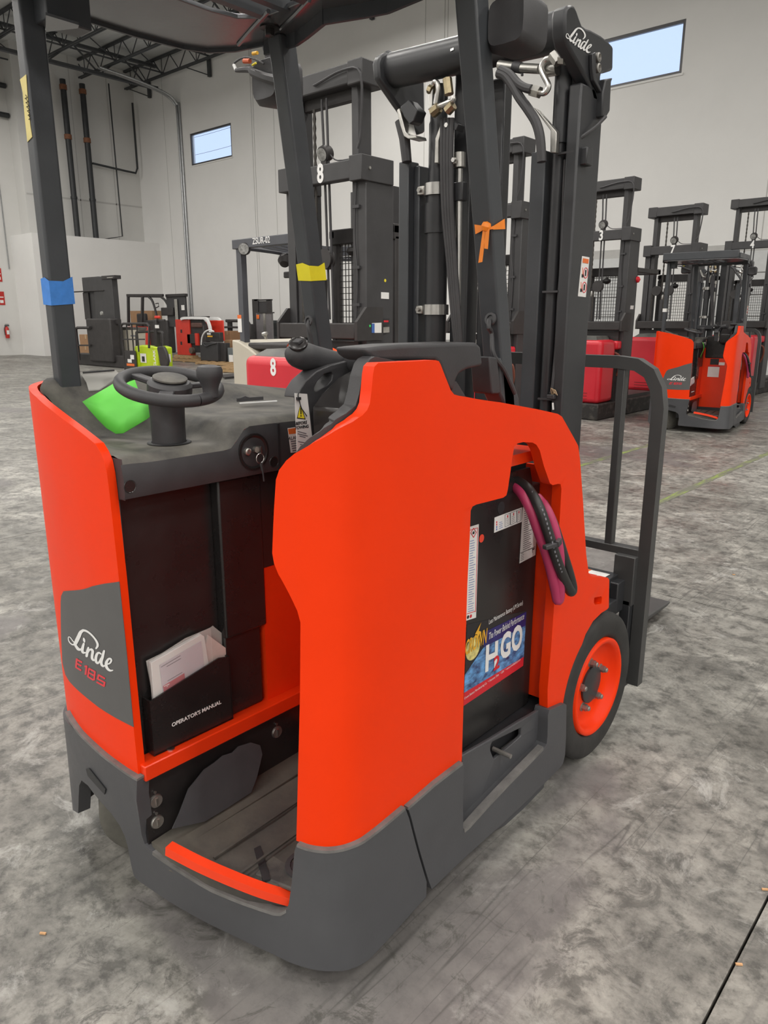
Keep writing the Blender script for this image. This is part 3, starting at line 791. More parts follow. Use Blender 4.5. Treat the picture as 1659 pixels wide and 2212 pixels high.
for p in ((281,1051), (592,998)):
    c = onX(p, EX+0.0085); G().lathe([(0.015,0.0),(0.014,0.0012),(0.010,-0.002),(0.005,-0.003),(0.0,-0.002)], c, (1,0,0), 20).build('screw_cap', BLACK, T)
# column and steering wheel
cb = onZ((366,957), 1.212)
ct = cb + Vector((0.004, 0.004, 0.115))
G().lathe([(0.052,0.0),(0.050,0.002),(0.042,0.002),(0.042,-0.002)], cb + Vector((0,0,0.002)), n=28).build('column_collar', INK, T)
G().lathe([(0.040,-0.02),(0.040,0.05),(0.042,0.10),(0.043,0.12),(0.03,0.125)], cb, n=28).build('steering_column', PLAST, T)
wn = (Vector((0,0,1)) + Vector((.85,-.53,0))*0.20 + Vector((.748,.664,0))*0.10).normalized()
tilt = Vector((0,0,1)).rotation_difference(wn).to_matrix()
wc = ct + Vector((0.006, 0.002, 0.022)); Rw = 0.112
ring = [wc + tilt @ Vector((Rw*math.cos(2*math.pi*k/48), Rw*math.sin(2*math.pi*k/48), 0)) for k in range(49)]
sw = G().tube(ring, 0.0145, 12, caps=False).build('steering_wheel', PLAST, T, smooth=60)
g = G()
for a in (200, 320, 80):
    d = Vector((math.cos(R(a)), math.sin(R(a)), 0)); g.bar(wc + tilt @ (d*0.02) + Vector((0,0,-0.004)), wc + tilt @ (d*Rw), 0.034, 0.012)
g.build('spoke', PLAST, sw, bevel=0.003)
G().lathe([(0.052,-0.02),(0.052,0.004),(0.045,0.012),(0.020,0.016),(0.0,0.016)], wc, wn, n=28).build('hub', PLAST, sw)
G().lathe([(0.040,0.0165),(0.040,0.020),(0.036,0.022),(0.0,0.021)], wc, wn, n=24).build('hub_cap', DUSTY, sw)
kb = onX((468,866), wc.x + 0.085)
kd = wc + tilt @ Vector((Rw*math.cos(R(22)), Rw*math.sin(R(22)), 0))
G().lathe([(0.018,0.0),(0.018,0.012),(0.018,0.018),(0.021,0.028),(0.027,0.042),(0.030,0.048),(0.030,0.062),(0.027,0.069),(0.013,0.073),(0.0,0.074)], kd, n=24).build('spinner_knob', PLAST, sw)

# --- backrest pad, armrest, front console with grab handle
pad_px = [(810,770),(800,776),(792,786),(783,812),(776,850),(768,876),(748,893),(700,924),(668,946),(648,964),(636,982),(690,1010),(900,1010),(960,900),(940,790)]
shell(PANEL, uz(PANEL, pad_px, -0.034), 0.035, -0.034, step=0.3).build('backrest_liner', PLAST, T, bevel=0.006, seg=3, smooth=30)
cons_px = [(644,860),(648,842),(660,823),(684,802),(715,788),(760,778),(800,774),(806,800),(800,870),(760,915),(700,950),(676,962),(668,890),(664,853)]
cons_hole = [(679,838),(686,824),(700,809),(716,804),(719,808),(716,822),(706,833),(692,841),(680,845)]
G().prism([onX(p, -1.27) for p in cons_px], (-0.05,0,0), [[onX(p, -1.27) for p in cons_hole]]).build('front_console', PLAST, T, bevel=0.008, seg=3)
G().prism([onX(p, -1.25) for p in [(692,852),(730,815),(775,790),(810,779),(850,778),(850,990),(760,990),(690,985),(676,958),(673,880)]], (0.13,0.0,0)).build('console_body', BLACK, T, bevel=0.006)
G().box(-1.455, -1.12, 1.345, 1.42, 0.98, 1.28).build('console_core', BLACK, T, bevel=0.01)
hole_c = onX((700,826), -1.30)
G().box(-1.335, -1.325, hole_c.y-0.03, hole_c.y+0.03, hole_c.z-0.02, hole_c.z+0.01).build('display_glass', STEEL, T)
arm_px = [(787,752),(830,747),(866,744),(950,741),(1000,739),(1030,740),(1040,748),(1044,790),(1010,798),(992,808),(985,826),(980,848),(968,835),(950,785),(940,778),(815,780),(805,776),(795,768)]
G().prism([onX(p, -1.04) for p in arm_px], (-0.09,0,0)).build('armrest', PLAST, T, bevel=0.014, seg=4)
G().prism([onX(p, -1.06) for p in [(965,838),(986,822),(1006,855),(1010,870),(985,875)]], (-0.05,0,0)).build('armrest_bracket', PLAST, T, bevel=0.003)
# multifunction handle lying along the armrest
hx = -1.31
hp = [onX(p, hx) for p in [(622,764),(640,766),(668,772),(700,777),(730,782),(762,788)]]
mh = G().tube(hp, [0.012,0.028,0.033,0.029,0.026,0.024,0.016], 14, smooth=5).build('control_handle', PLAST, T, smooth=60)
hb = hp[1] + Vector((0.012,-0.004,0.022))
G().lathe([(0.022,0.0),(0.022,0.006),(0.017,0.009),(0.0,0.009)], hb, (0.4,-0.5,0.8), 20).build('rocker_dish', BLACK, mh)
G().cbox(hb + Vector((0.003,-0.004,0.008)), (0.022,0.016,0.008), Matrix.Rotation(R(30),3,'X')).build('rocker_switch', PLAST, mh, bevel=0.002)
G().tube([onX((718,784), hx), onX((722,800), hx), onX((728,820), hx)], [0.03,0.026,0.026], 12, smooth=3).build('handle_stalk', PLAST, mh)
G().tube([onX((745,786), hx), onX((775,782), -1.26), onX((800,772), -1.2)], [0.024,0.034,0.03], 12, smooth=3).build('handle_neck', PLAST, mh)
# warning sticker on the dash
st = [onX(p, EX+0.0095) for p in [(621,925),(641,922),(648,976),(628,978)]]
G().prism(st, (0.0006,0,0)).build('alarm_sticker', PAPER, T)
sb = [onX(p, EX+0.0102) for p in [(622,927),(640,924),(642,936),(624,938)]]
G().prism(sb, (0.0005,0,0)).build('sticker_band', ORINK, T)
text_geo("ALARM", 0.013, onX((636,946), EX+0.0105), (0,1,0), (0,0,1), 0.0003).build('sticker_print', INK, T, smooth=0)
g = G()
for k in range(5):
    a = onX((628+k*0.9, 954+k*5), EX+0.0106); g.box(a.x, a.x+0.0004, a.y, a.y+0.024, a.z-0.0015, a.z+0.0015)
g.build('sticker_lines', GREYINK, T, smooth=0)

# --- drive wheel
def wheel(cx, cy, cz, r, width, side, parent, rim=True):
    ax = (side, 0, 0); c = (cx, cy, cz)
    prof = [(r*0.60,-width),(r*0.93,-width),(r,-width+0.02),(r,-0.018),(r*0.985,-0.006),(r*0.945,0.0),(r*0.90,0.004),(r*0.74,0.004),(r*0.69,-0.002),(r*0.665,-0.012)]
    t = G().lathe(prof, c, ax, 56, cap=False).build('tyre', RUBBER, parent, smooth=50)
    G().lathe([(r*0.665,-0.10),(r*0.665,0.002),(r*0.640,0.006),(r*0.600,0.002),(r*0.575,-0.008),(r*0.545,-0.024),(r*0.49,-0.034),(r*0.40,-0.036),(r*0.28,-0.032),(r*0.0,-0.032)], c, ax, 48, cap=False).build('rim', ORANGE, t, smooth=60)
    G().lathe([(r*0.255,-0.034),(r*0.255,-0.024),(r*0.235,-0.022),(0,-0.022)], c, ax, 32).build('hub_cap', MASTB, t)
    for k in range(5):
        a = R(72*k + 22); p = Vector((cx - side*0.036, cy + r*0.315*math.cos(a), cz + r*0.315*math.sin(a)))
        g = G().lathe([(0.017,0),(0.017,0.004),(0.013,0.005)], p, ax, 16).tube([p, p + Vector((side*0.020,0,0))], 0.0125, 6).lathe([(0.010,0.018),(0.009,0.028),(0.006,0.031),(0,0.031)], p, ax, 12)
        g.build('lug_nut', NUT, t, smooth=25)
    return t
wc0 = onX((1288,1482), -0.995)
wheel(-0.997, 2.247, 0.263, 0.263, 0.16, 1, T)
wheel(-2.033, 2.247, 0.263, 0.263, 0.16, -1, T)
# steer wheel under the left rear box
G().lathe([(0.05,-0.055),(0.135,-0.055),(0.150,-0.045),(0.150,0.045),(0.135,0.055),(0.05,0.055)], (-1.76, 0.965, 0.151), (1,-0.5,0), 36).build('steer_tyre', mat('dusty_tyre', (0.11,0.105,0.09), 0.85, var=0.3, vscale=10), T, smooth=50)
G().box(-1.97, -1.86, 0.93, 1.04, 0.16, 0.36).build('steer_fork', ORANGE_IN, T)
# front corner behind the wheel: inner wing
G().box(-1.14, -1.012, 1.930, 1.942, 0.33, 1.08).build('pillar_return', ORANGE_IN, T)
G().box(-1.45, -1.035, 1.50, 1.80, 1.18, 1.21).build('battery_hood', ORANGE_IN, T)
G().box(-1.40, -1.05, 1.60, 1.87, 1.115, 1.145).build('hood_rib', ORANGE_IN, T)
G().box(-1.98, -1.15, 1.95, 2.14, 0.42, 1.16).build('drive_housing', MASTB, T)
G().box(-1.16, -1.04, 1.95, 2.26, 0.56, 0.66).build('front_plate', ORANGE_IN, T)

# ================================================================ overhead guard
def skew_post(name, xa, xb, ylo, yhi, dy, z0, z1, m=POSTB):
    """Rectangular post whose rear face is at y=ylo (z0) and yhi (z1)."""
    g = G().add([(xa,ylo,z0),(xb,ylo,z0),(xb,ylo+dy,z0),(xa,ylo+dy,z0),(xa,yhi,z1),(xb,yhi,z1),(xb,yhi+dy,z1),(xa,yhi+dy,z1)],
                [(0,3,2,1),(4,5,6,7),(0,1,5,4),(1,2,6,5),(2,3,7,6),(3,0,4,7)])
    return g.build(name, m, T, bevel=0.006, seg=3)
ZR = 2.25
p1 = skew_post('guard_post', -1.958, -1.918, .896, .896, .058, 1.18, ZR)
G().box(-1.966, -1.912, .892, .985, 1.17, 1.30).build('post_shoe', PLAST, p1, bevel=0.006)
p2 = skew_post('guard_post', -1.764, -1.711, 1.68, 1.502, .06, 1.06, ZR)
p3 = skew_post('guard_post', -1.129, -1.072, 1.705, 1.492, .055, 1.20, ZR)
# tape and ribbon on the posts
TBLUE = mat('blue_tape', (0.045, 0.21, 0.62), 0.55, var=0.12, vscale=30, bump=0.2, bscale=60)
TYEL = mat('yellow_tape', (0.80, 0.70, 0.02), 0.35, var=0.06, vscale=20, bump=0.2, bscale=40)
TMASK = mat('masking_tape', (0.68, 0.58, 0.24), 0.7, var=0.1, vscale=20, bump=0.25, bscale=60)
def wrap(post, xa, xb, ya, dy, z0, z1, slope, m, name, label):
    e = 0.0022; g = G()
    for z, f in ((z0, 1), (z1, 0)):
        pass
    yo = lambda z: ya + slope*(z - z0)
    g.add([(xa-e,yo(z0)-e,z0),(xb+e,yo(z0)-e,z0-0.003),(xb+e,yo(z0)+dy+e,z0+0.002),(xa-e,yo(z0)+dy+e,z0),
           (xa-e,yo(z1)-e,z1),((xa+xb)/2,yo(z1)-e,z1+0.003),(xb+e,yo(z1)-e,z1-0.006),(xb+e,yo(z1)+dy*0.6,z1-0.006),(xb+e,yo(z1)+dy+e,z1+0.006),(xa-e,yo(z1)+dy+e,z1)],
          [(0,1,6,5,4),(1,2,8,7,6),(2,3,9,8),(3,0,4,9)])
    return lab(g.build(name, m, post, smooth=20), label)
wrap(p1, -1.958, -1.918, .896, .058, 1.537, 1.600, 0, TBLUE, 'tape_wrap', 'bright blue masking tape wrapped round the post')
zy0 = onX((690,606), -1.711).z; zy1 = onX((690,571), -1.711).z
sl2 = (1.502-1.68)/(ZR-1.06); y2 = lambda z: 1.68 + sl2*(z-1.06)
wrap(p2, -1.764, -1.711, y2(zy0), .06, zy0, zy1, sl2, TYEL, 'tape_wrap', 'yellow plastic tape wrapped round the post')
# strip of masking tape along the rear left post
a = [onX(p, -1.916) for p in [(45,172),(58,160),(62,230),(68,290),(70,300),(59,308),(55,270),(51,200)]]
mt = [onY(p, .8955) for p in [(44,172),(57,161),(61,220),(66,270),(70,296),(60,307),(55,260),(50,200)]]
tm = lab(G().prism(mt, (0,-0.0012,0)).build('tape_strip', TMASK, p1, smooth=0), 'torn strip of pale masking tape with handwriting')
g = G()
for k in range(6):
    a = onY((55+k*1.4, 205+k*9), .8937); b2 = onY((59+k*1.4, 210+k*9), .8937); c2 = onY((54+k*1.6, 213+k*9), .8937)
    g.tube([a, b2, c2], 0.0009, 4)
g.build('tape_writing', INK, p1, smooth=0)
# roof of the guard: plate ring with rounded corners, slats, brackets
def mirror(p): return (-3.03-p[0], p[1])
halfL = [(-1.515,1.478),(-1.62,1.515),(-1.68,1.532),(-1.80,1.522),(-1.90,1.500),(-1.965,1.455),(-1.995,1.39),(-2.01,1.25),(-2.0,1.0),(-1.985,.84),(-1.93,.79),(-1.515,.78)]
outer = halfL + [mirror(p) for p in reversed(halfL[1:-1])]
hole = [(-1.735,1.30),(-1.72,1.37),(-1.68,1.405),(-1.60,1.41),(-1.43,1.41),(-1.35,1.405),(-1.31,1.37),(-1.295,1.30),(-1.295,.95),(-1.735,.95)]
ROOFP = mat('guard_plate_paint', (0.20, 0.205, 0.215), 0.26, var=0.08, vscale=5, bump=0.05, bscale=60, metal=0.75)
G().prism([(x,y,ZR) for x,y in outer], (0,0,0.012), [[(x,y,ZR) for x,y in hole]]).build('guard_roof', ROOFP, T, bevel=0.002)
g = G()
for x in (-1.66, -1.585, -1.51, -1.435, -1.36): g.box(x-0.012, x+0.012, .94, 1.42, ZR-0.004, ZR+0.04)
g.build('guard_slat', POSTB, T)
g = G(); rim = [(-2.005,.86),(-2.01,1.25),(-1.995,1.39),(-1.965,1.455),(-1.90,1.500),(-1.80,1.522)]
for a, b2 in zip(rim[:-1], rim[1:]): g.bar((*a, ZR+0.008), (*b2, ZR+0.008), 0.008, 0.034)
rim2 = [(-1.80,1.524),(-1.68,1.534),(-1.62,1.517),(-1.515,1.48),(-1.41,1.517),(-1.35,1.534),(-1.23,1.524),(-1.13,1.502),(-1.065,1.457),(-1.035,1.39),(-1.02,1.25)]
for a, b2 in zip(rim2[:-1], rim2[1:]): g.bar((*a, ZR-0.006), (*b2, ZR-0.006), 0.010, 0.052)
g.build('guard_rim', POSTB, T)
bl = onZ((582,58), ZR)
G().lathe([(0.026,0.0),(0.026,-0.004),(0.017,-0.005)], bl, n=18).tube([bl + Vector((0,0,-0.003)), bl + Vector((0,0,-0.022))], 0.0135, 6).build('guard_bolt', BLACK, T)
g = G().tube([onZ((515,96), ZR-0.002), onZ((545,62), ZR-0.002), onZ((580,24), ZR-0.002)], 0.006, 6).tube([onZ((607,62), ZR-0.002), onZ((640,30), ZR-0.002), onZ((668,0), ZR-0.002)], 0.006, 6)
g.build('weld_bead', ROOFP, T)
G().box(-1.93, -1.86, .93, 1.04, 2.17, ZR).build('guard_bracket', POSTB, T, bevel=0.003)
G().prism([onZ(p, 2.172) for p in [(98,26),(170,48),(168,55),(98,63)]], (0,0,-0.006)).build('bracket_plate', ROOFP, T)
# mirror dome bracket and post feet
G().prism([onX(p, -1.066) for p in [(1057,770),(1074,772),(1078,800),(1082,850),(1064,852),(1062,845)]], (-0.06,0,0)).build('post_bracket', PLAST, T, bevel=0.004)
G().prism([onX(p, -1.072) for p in [(1082,770),(1100,800),(1112,830),(1122,860),(1123,885),(1095,885),(1080,850)]], (-0.055,0,0)).build('post_foot', POSTB, T, bevel=0.006)
for post, pxp, X in ((p3, (1059,690), -1.13), (p2, (669,697), -1.74)):
    pass
c = onY((1059,690), 1.6335); G().lathe([(0.017,0.004),(0.016,0.008),(0.010,0.008),(0.009,0.0)], c + Vector((0,0.006,0)), (0,-1,0.2), 20).build('grommet', PLAST, p3)
G().tube([c + Vector((0,-0.004,0.0)), c + Vector((0.006,-0.014,-0.02)), onX((1062,720), -1.09), onX((1066,765), -1.075), onX((1090,800), -1.065), onX((1112,850), -1.06)], 0.006, 8, smooth=5).build('post_cable', PLAST, p3)
c = onY((669,694), 1.600); G().lathe([(0.017,0.004),(0.016,0.008),(0.010,0.008),(0.009,0.0)], c + Vector((0,0.0,0)), (0,-1,0.15), 20).build('grommet', PLAST, p2)
G().tube([c + Vector((0,-0.004,0.0)), c + Vector((0.006,-0.012,-0.02)), c + Vector((0.010,-0.004,-0.06)), c + Vector((0.012,0.03,-0.2))], 0.006, 8, smooth=5).build('post_cable', PLAST, p2)

G().box(-1.985, -1.045, .775, .835, ZR+0.012, ZR+0.105).build('guard_beam', POSTB, T, bevel=0.006)
for x in (-2.0, -1.06): G().box(x, x+0.03, .83, 1.46, ZR+0.012, ZR+0.075).build('guard_side', POSTB, T, bevel=0.006)
# work lights under the roof
def pod(c, s, label=None):
    c = Vector(c)
    g = G(); x, y, z = 0.062*s, 0.05*s, 0.062*s
    prof = [(-y*0.9, 0.55), (-y, 0.8), (-y*0.55, 1.0), (y, 0.92), (y*1.15, 0.7)]
    rows = []
    for yy, k in prof:
        rows.append([c + Vector((x*k*math.copysign(abs(math.cos(a))**0.45, math.cos(a)), yy, z*k*math.copysign(abs(math.sin(a))**0.45, math.sin(a)))) for a in [2*math.pi*q/20 for q in range(21)]])
    g.grid(rows); g.add(rows[0][:-1], [list(range(20))]); g.add(rows[-1][:-1], [list(range(20))])
    o = g.build('work_light', PLAST, T, smooth=40)
    G().tube([c + Vector((-0.01,0,z*0.8)), c + Vector((-0.02,-0.01,z+0.04)), c + Vector((-0.035,-0.02,z+0.075))], 0.02*s, 10, smooth=4).build('light_neck', PLAST, o)
    return o
c = onY((1116,56), 1.60); pr = pod(c, 0.92)
c2 = onY((598,180), 1.66); pl = pod(c2, 1.05)
wp = [onY(p, 1.60) for p in [(600,175),(575,168),(548,157),(540,150),(510,152),(505,140),(510,133),(525,125),(545,126),(570,138)]]
G().tube(wp[:5], [0.016,0.014,0.012,0.006], 8, smooth=4).build('light_boot', PLAST, pl)
G().tube(wp[4:], 0.003, 6, smooth=4).build('light_wire', PLAST, pl)
G().tube([wp[4] + Vector((0,0,0)), wp[5]], 0.005, 8).build('wire_sleeve', WHITE, pl)
G().tube([onY((527,132), 1.6), onY((540,132), 1.6)], 0.007, 8).build('connector', mat('connector_orange', (0.55, 0.10, 0.03), 0.5, var=0.05), pl)
G().tube([onY((545,141), 1.59), onY((553,136), 1.59)], 0.003, 8).build('connector_lock', YELINK, pl)
G().tube([onY((546,116), 1.6), onY((556,114), 1.6)], 0.005, 8).build('light_bolt', GOLDINK, pl)
G().tube([onY((1120,-6), 1.6), onY((1122,4), 1.6)], 0.007, 8).build('connector', GOLDINK, pr)

# ================================================================ mast
MY = 2.20
def mY(px, py, y=MY): return onY((px, py), y)
G().box(-1.206, -1.165, MY-0.02, MY+0.125, 0.14, 2.17).build('mast_rail', MASTB, T, bevel=0.006)
G().box(-1.93, -1.905, MY+0.06, MY+0.20, 0.14, 2.04).build('mast_rail', MASTB, T, bevel=0.006)
G().box(-1.255, -1.212, MY+0.06, MY+0.14, 0.14, 2.30).build('inner_rail', MASTB, T, bevel=0.004)
G().box(-1.70, -1.625, MY+0.08, MY+0.15, 0.5, 2.32).build('inner_rail', MASTB, T, bevel=0.006)
G().box(-1.60, -1.515, MY+0.11, MY+0.16, 0.5, 2.28).build('centre_rail', MASTB, T, bevel=0.006)
G().box(-1.330, -1.278, MY-0.01, MY+0.05, 0.9, 2.005).box(-1.345, -1.33, MY+0.02, MY+0.09, 0.9, 1.98).build('rail_cover', POSTB, T, bevel=0.004)
G().box(-1.874, -1.828, MY-0.01, MY+0.05, 0.9, 2.045).box(-1.828, -1.802, MY+0.02, MY+0.09, 0.9, 2.03).build('rail_cover', POSTB, T, bevel=0.004)
# cross members
G().box(-1.90, -1.21, MY+0.08, MY+0.15, 1.05, 1.17).build('cross_member', MASTB, T, bevel=0.006)
G().box(-1.86, -1.60, MY+0.0, MY+0.06, 1.36, 1.415).build('cylinder_mount', MASTB, T, bevel=0.004)
# lift cylinders with clamps
def cyl_stack(x, y, name):
    o = G().lathe([(0.040,0.9),(0.040,1.80),(0.046,1.80),(0.046,1.90),(0.040,1.90),(0.040,1.93)], (x,y,0), n=24).build(name, MASTB, T)
    G().lathe([(0.047,-0.02),(0.049,-0.02),(0.049,0.02),(0.047,0.02)], (x,y,1.946), n=24).build('clamp', STEEL, o)
    G().lathe([(0.045,-0.018),(0.048,-0.018),(0.048,0.018),(0.045,0.018)], (x,y,1.535), n=24).build('clamp', STEEL, o)
    for z in (1.946, 1.535):
        G().cbox((x-0.052,y-0.02,z), (0.03,0.03,0.03)).build('clamp_lug', ZINC, o, bevel=0.003)
        G().cyl((x-0.052,y-0.034,z), (x-0.052,y-0.046,z), 0.008, 6).build('clamp_bolt', NUT, o)
    G().lathe([(0.034,1.96),(0.034,2.16),(0.030,2.17),(0.030,2.28)], (x,y,0), n=20).build('cylinder_rod', MASTB, o)
    return o
cl = cyl_stack(-1.742, MY+0.05, 'lift_cylinder')
# tube and cables along the right rail
g = G().cyl((-1.242, MY+0.01, 0.9), (-1.242, MY+0.01, 2.02), 0.020, 14).cyl((-1.242, MY+0.01, 2.02), (-1.242, MY+0.01, 2.24), 0.026, 14)
rt = g.build('lift_tube', MASTB, T)
G().cyl((-1.242, MY+0.01, 2.24), (-1.242, MY+0.01, 2.33), 0.013, 10).build('tube_rod', STEEL, rt)
G().tube([mY(1308,252,2.3), mY(1285,275,2.25), mY(1255,297), mY(1232,318), mY(1227,340), mY(1224,420), mY(1218,520,MY-0.01), mY(1208,630,MY-0.01), mY(1202,740,MY-0.01), mY(1194,830,MY-0.02), mY(1190,850,MY-0.02)], 0.0055, 8, smooth=5).build('mast_cable', PLAST, T)
G().tube([mY(1221,345), mY(1217,430), mY(1212,560), mY(1206,690), mY(1199,800), mY(1194,850)], 0.005, 8, smooth=4).build('mast_cable', PLAST, T)
g = G()
for i, dz in ((0, 0.0), (1, 0.004), (2, -0.004)):
    g.tube([mY(1193,862,MY-0.02), mY(1190+i*4,838+i*2,MY-0.03), mY(1198+i*3,850+i*2,MY-0.03)], 0.0014, 5, smooth=4)
g.build('loose_wires', mat('wire_copper', (0.42, 0.30, 0.18), 0.5, var=0.4, vscale=60), T)
G().cbox(mY(1191,857,MY-0.03), (0.026,0.016,0.014)).build('cable_plug', PLAST, T, bevel=0.002)
G().tube([mY(1194,870,MY-0.03), mY(1195,885,MY-0.03)], 0.003, 6).build('cable_tag', WHITE, T)
for y in (330, 630, 862): 
    c = mY(1203 + (330-y)*0.045 + 20*(y<400), y, MY-0.015); G().cbox(c, (0.055,0.01,0.006)).build('cable_tie', PLAST, T)
c = mY(1237,340); G().cyl(c + Vector((0,-0.012,0)), c + Vector((0,0.01,0)), 0.013, 6).build('rail_bolt', NUT, T)
G().cbox(c + Vector((0.012,0.02,0)), (0.07,0.04,0.05)).build('bolt_plate', MASTB, T, bevel=0.004)
# hoses and chrome rod in the middle
for k in range(4):
    G().tube([mY(956+k*7,255), mY(955+k*6.5,330), mY(958+k*6,450), mY(968+k*5,560), mY(978+k*4.5,680), mY(987+k*3.5,760)], 0.0085, 8, smooth=4).build('hydraulic_hose', PLAST, T)
cr = G().cyl(mY(993,365,MY+0.03), mY(987,760,MY+0.03), 0.0115, 12).build('chrome_rod', STEEL, T)
G().cyl(mY(993,330,MY+0.03), mY(993,362,MY+0.03), 0.020, 12).build('rod_fitting', ZINC, cr)
G().cbox(mY(992,415,MY+0.03), (0.05,0.03,0.06)).build('rod_guide', MASTB, cr, bevel=0.003)
hb = [mY(946,345),(mY(945,290)),(mY(950,265)),(mY(966,254)),(mY(990,262))]
G().prism([mY(*p) for p in [(938,352),(940,300),(950,272),(962,254),(968,256),(952,284),(947,305),(947,352)]], (0,0.05,0)).build('hose_bracket', ZINC, T, bevel=0.002)
G().prism([mY(*p) for p in [(962,254),(975,258),(990,268),(985,282),(968,276)]], (0,0.04,0)).build('hose_clip', MASTB, T, bevel=0.002)
for p in ((967,271), (982,346)):
    c = mY(*p); G().cyl(c + Vector((0,-0.01,0)), c, 0.008, 6).build('clip_bolt', STEEL, T)
G().prism([mY(*p) for p in [(964,340),(978,338),(982,352),(972,360),(964,358)]], (0,0.02,0)).build('hose_clip', ZINC, T, bevel=0.002)
# cross tube and side plates at the top
tl = mY(846,150); tr = mY(1212,72)
zt = (tl.z+tr.z)/2; tl.z = zt+0.012; tr.z = zt-0.012
ctb = G().cyl(tl, tr, 0.056, 28).build('cross_tube', MASTB, T)
G().lathe([(0.057,-0.004),(0.063,0.0),(0.057,0.006)], tl, (1,0,0), 28).build('weld_ring', MASTB, ctb)
c = mY(976,100,MY-0.054); G().prism([mY(973,92,MY-0.045), mY(980,88,MY-0.045), mY(980,108,MY-0.058), mY(973,111,MY-0.058)], (0,-0.001,0)).build('tube_sticker', WHITE, ctb)
plL = [(817,135),(822,120),(836,112),(850,114),(858,140),(872,172),(917,160),(919,286),(905,291),(897,280),(858,225),(820,170)]
G().prism([onX(p, -1.905) for p in plL], (-0.03,0,0)).build('yoke_plate', MASTB, T, bevel=0.008)
XP = -1.165
plR = [(1221,32),(1223,18),(1228,11),(1235,9),(1242,13),(1247,23),(1252,38),(1258,54),(1266,60),(1276,63),(1299,76),(1315,89),(1326,101),(1325,152),(1309,157),(1299,159),(1297,195),(1295,207),(1290,221),(1282,218),(1278,205),(1274,182),(1250,138),(1227,98),(1221,72)]
yp = G().prism([onX(p, XP) for p in plR], (-0.045,0,0)).build('yoke_plate', MASTB, T, bevel=0.008)
# same lettering on the yoke: three matching points fix where the logo lies
def affine(src, dst):
    import itertools
    (x1,y1),(x2,y2),(x3,y3) = src; D = x1*(y2-y3) + x2*(y3-y1) + x3*(y1-y2)
    def solve(v):
        a = (v[0]*(y2-y3) + v[1]*(y3-y1) + v[2]*(y1-y2))/D
        b2 = (v[0]*(x3-x2) + v[1]*(x1-x3) + v[2]*(x2-x1))/D
        return a, b2, v[0]-a*x1-b2*y1
    cx = solve([d[0] for d in dst]); cy = solve([d[1] for d in dst])
    return lambda p: (cx[0]*p[0]+cx[1]*p[1]+cx[2], cy[0]*p[0]+cy[1]*p[1]+cy[2])
am = affine([(190,893),(818,1350),(400,775)], [(1223.5,74),(1275,112.5),(1249,59.5)])
stroke_mesh(LOGO, am, lambda q: onX(q, XP+0.0015)).build('logo', WHITE, yp, smooth=0)
for p in ((1284,126), (1284,149)):
    c = onX(p, XP); G().lathe([(0.013,0.0),(0.013,0.016),(0.009,0.018),(0.007,0.012),(0,0.012)], c, (1,0,0), 16).build('yoke_bolt', NUT, yp)
G().prism([onX(p, XP+0.001) for p in [(1272,118),(1279,114),(1280,170),(1296,205),(1294,208),(1275,175),(1272,150)]], (0.012,0,0)).build('chain_anchor', MASTB, yp, bevel=0.002)
G().prism([onX(p, XP+0.02) for p in [(1309,170),(1325,168),(1321,176),(1318,240),(1309,255),(1301,252),(1303,200)]], (-0.05,0,0)).build('sensor_bracket', MASTB, T, bevel=0.004)
# fittings under the yoke
S = G().tube([mY(*p, 2.14) for p in [(1212,127),(1196,126),(1180,128),(1171,140),(1170,152),(1177,168),(1184,182),(1184,192),(1176,201),(1162,200)]], 0.0085, 10, smooth=4).build('steel_pipe', STEEL, T)
for a, b2, r in (((1193,118),(1206,136),.015), ((1148,195),(1166,200),.017), ((1210,127),(1222,128),.016)): G().tube([mY(*a,2.14), mY(*b2,2.14)], r, 6).build('pipe_nut', ZINC, S)
G().tube([mY(*p, 2.16) for p in [(1078,140),(1126,147),(1165,149)]], 0.0135, 12).build('steel_fitting', ZINC, T)
G().tube([mY(*p, 2.16) for p in [(1110,144),(1126,147)]], 0.0155, 12).tube([mY(1128,150,2.16), mY(1128,164,2.16)], 0.004, 6).build('fitting_sleeve', PLAST, T)
G().tube([mY(*p, 2.17) for p in [(1180,150),(1205,146)]], 0.021, 12).build('steel_fitting', ZINC, T)
G().tube([mY(*p, 2.13) for p in [(1076,158),(1092,164),(1108,185),(1122,210),(1140,235),(1158,265),(1167,300),(1170,350)]], 0.0145, 10, smooth=4).build('hydraulic_hose', PLAST, T)
G().tube([mY(*p, 2.13) for p in [(1080,150),(1100,160),(1118,180),(1135,190),(1148,193)]], 0.013, 10, smooth=4).build('hydraulic_hose', PLAST, T)
G().prism([mY(*p, 2.15) for p in [(1152,232),(1160,236),(1200,282),(1202,286),(1200,330),(1188,330),(1189,282)]], (0,0.02,0)).build('hose_guide', ZINC, T, bevel=0.002)
G().prism([mY(*p, 2.16) for p in [(1163,310),(1174,308),(1175,330),(1165,332)]], (0,0.01,0)).build('hose_clip', ZINC, T, bevel=0.002)
U = G().tube([mY(*p, 2.17) for p in [(930,236),(931,205),(934,185),(939,177),(945,180),(946,195),(941,225)]], 0.0085, 10, smooth=4).tube([mY(*p, 2.17) for p in [(938,240),(948,231),(964,224),(978,218),(979,209)]], 0.0095, 10, smooth=4).build('steel_pipe', STEEL, T)
BRZ = mat('brass_zinc', (0.36,0.30,0.19), 0.35, metal=0.9, var=0.2, vscale=40)
for a, b2, r in (((934,244),(948,232),.018), ((966,240),(979,226),.017), ((935,196),(928,192),.016), ((966,170),(970,204),.016)): G().tube([mY(*a,2.17), mY(*b2,2.17)], r, 8).build('pipe_nut', BRZ, U)
br = [(857,238),(862,233),(870,262),(876,285),(884,292),(897,291),(899,298),(882,300),(872,294),(864,270)]
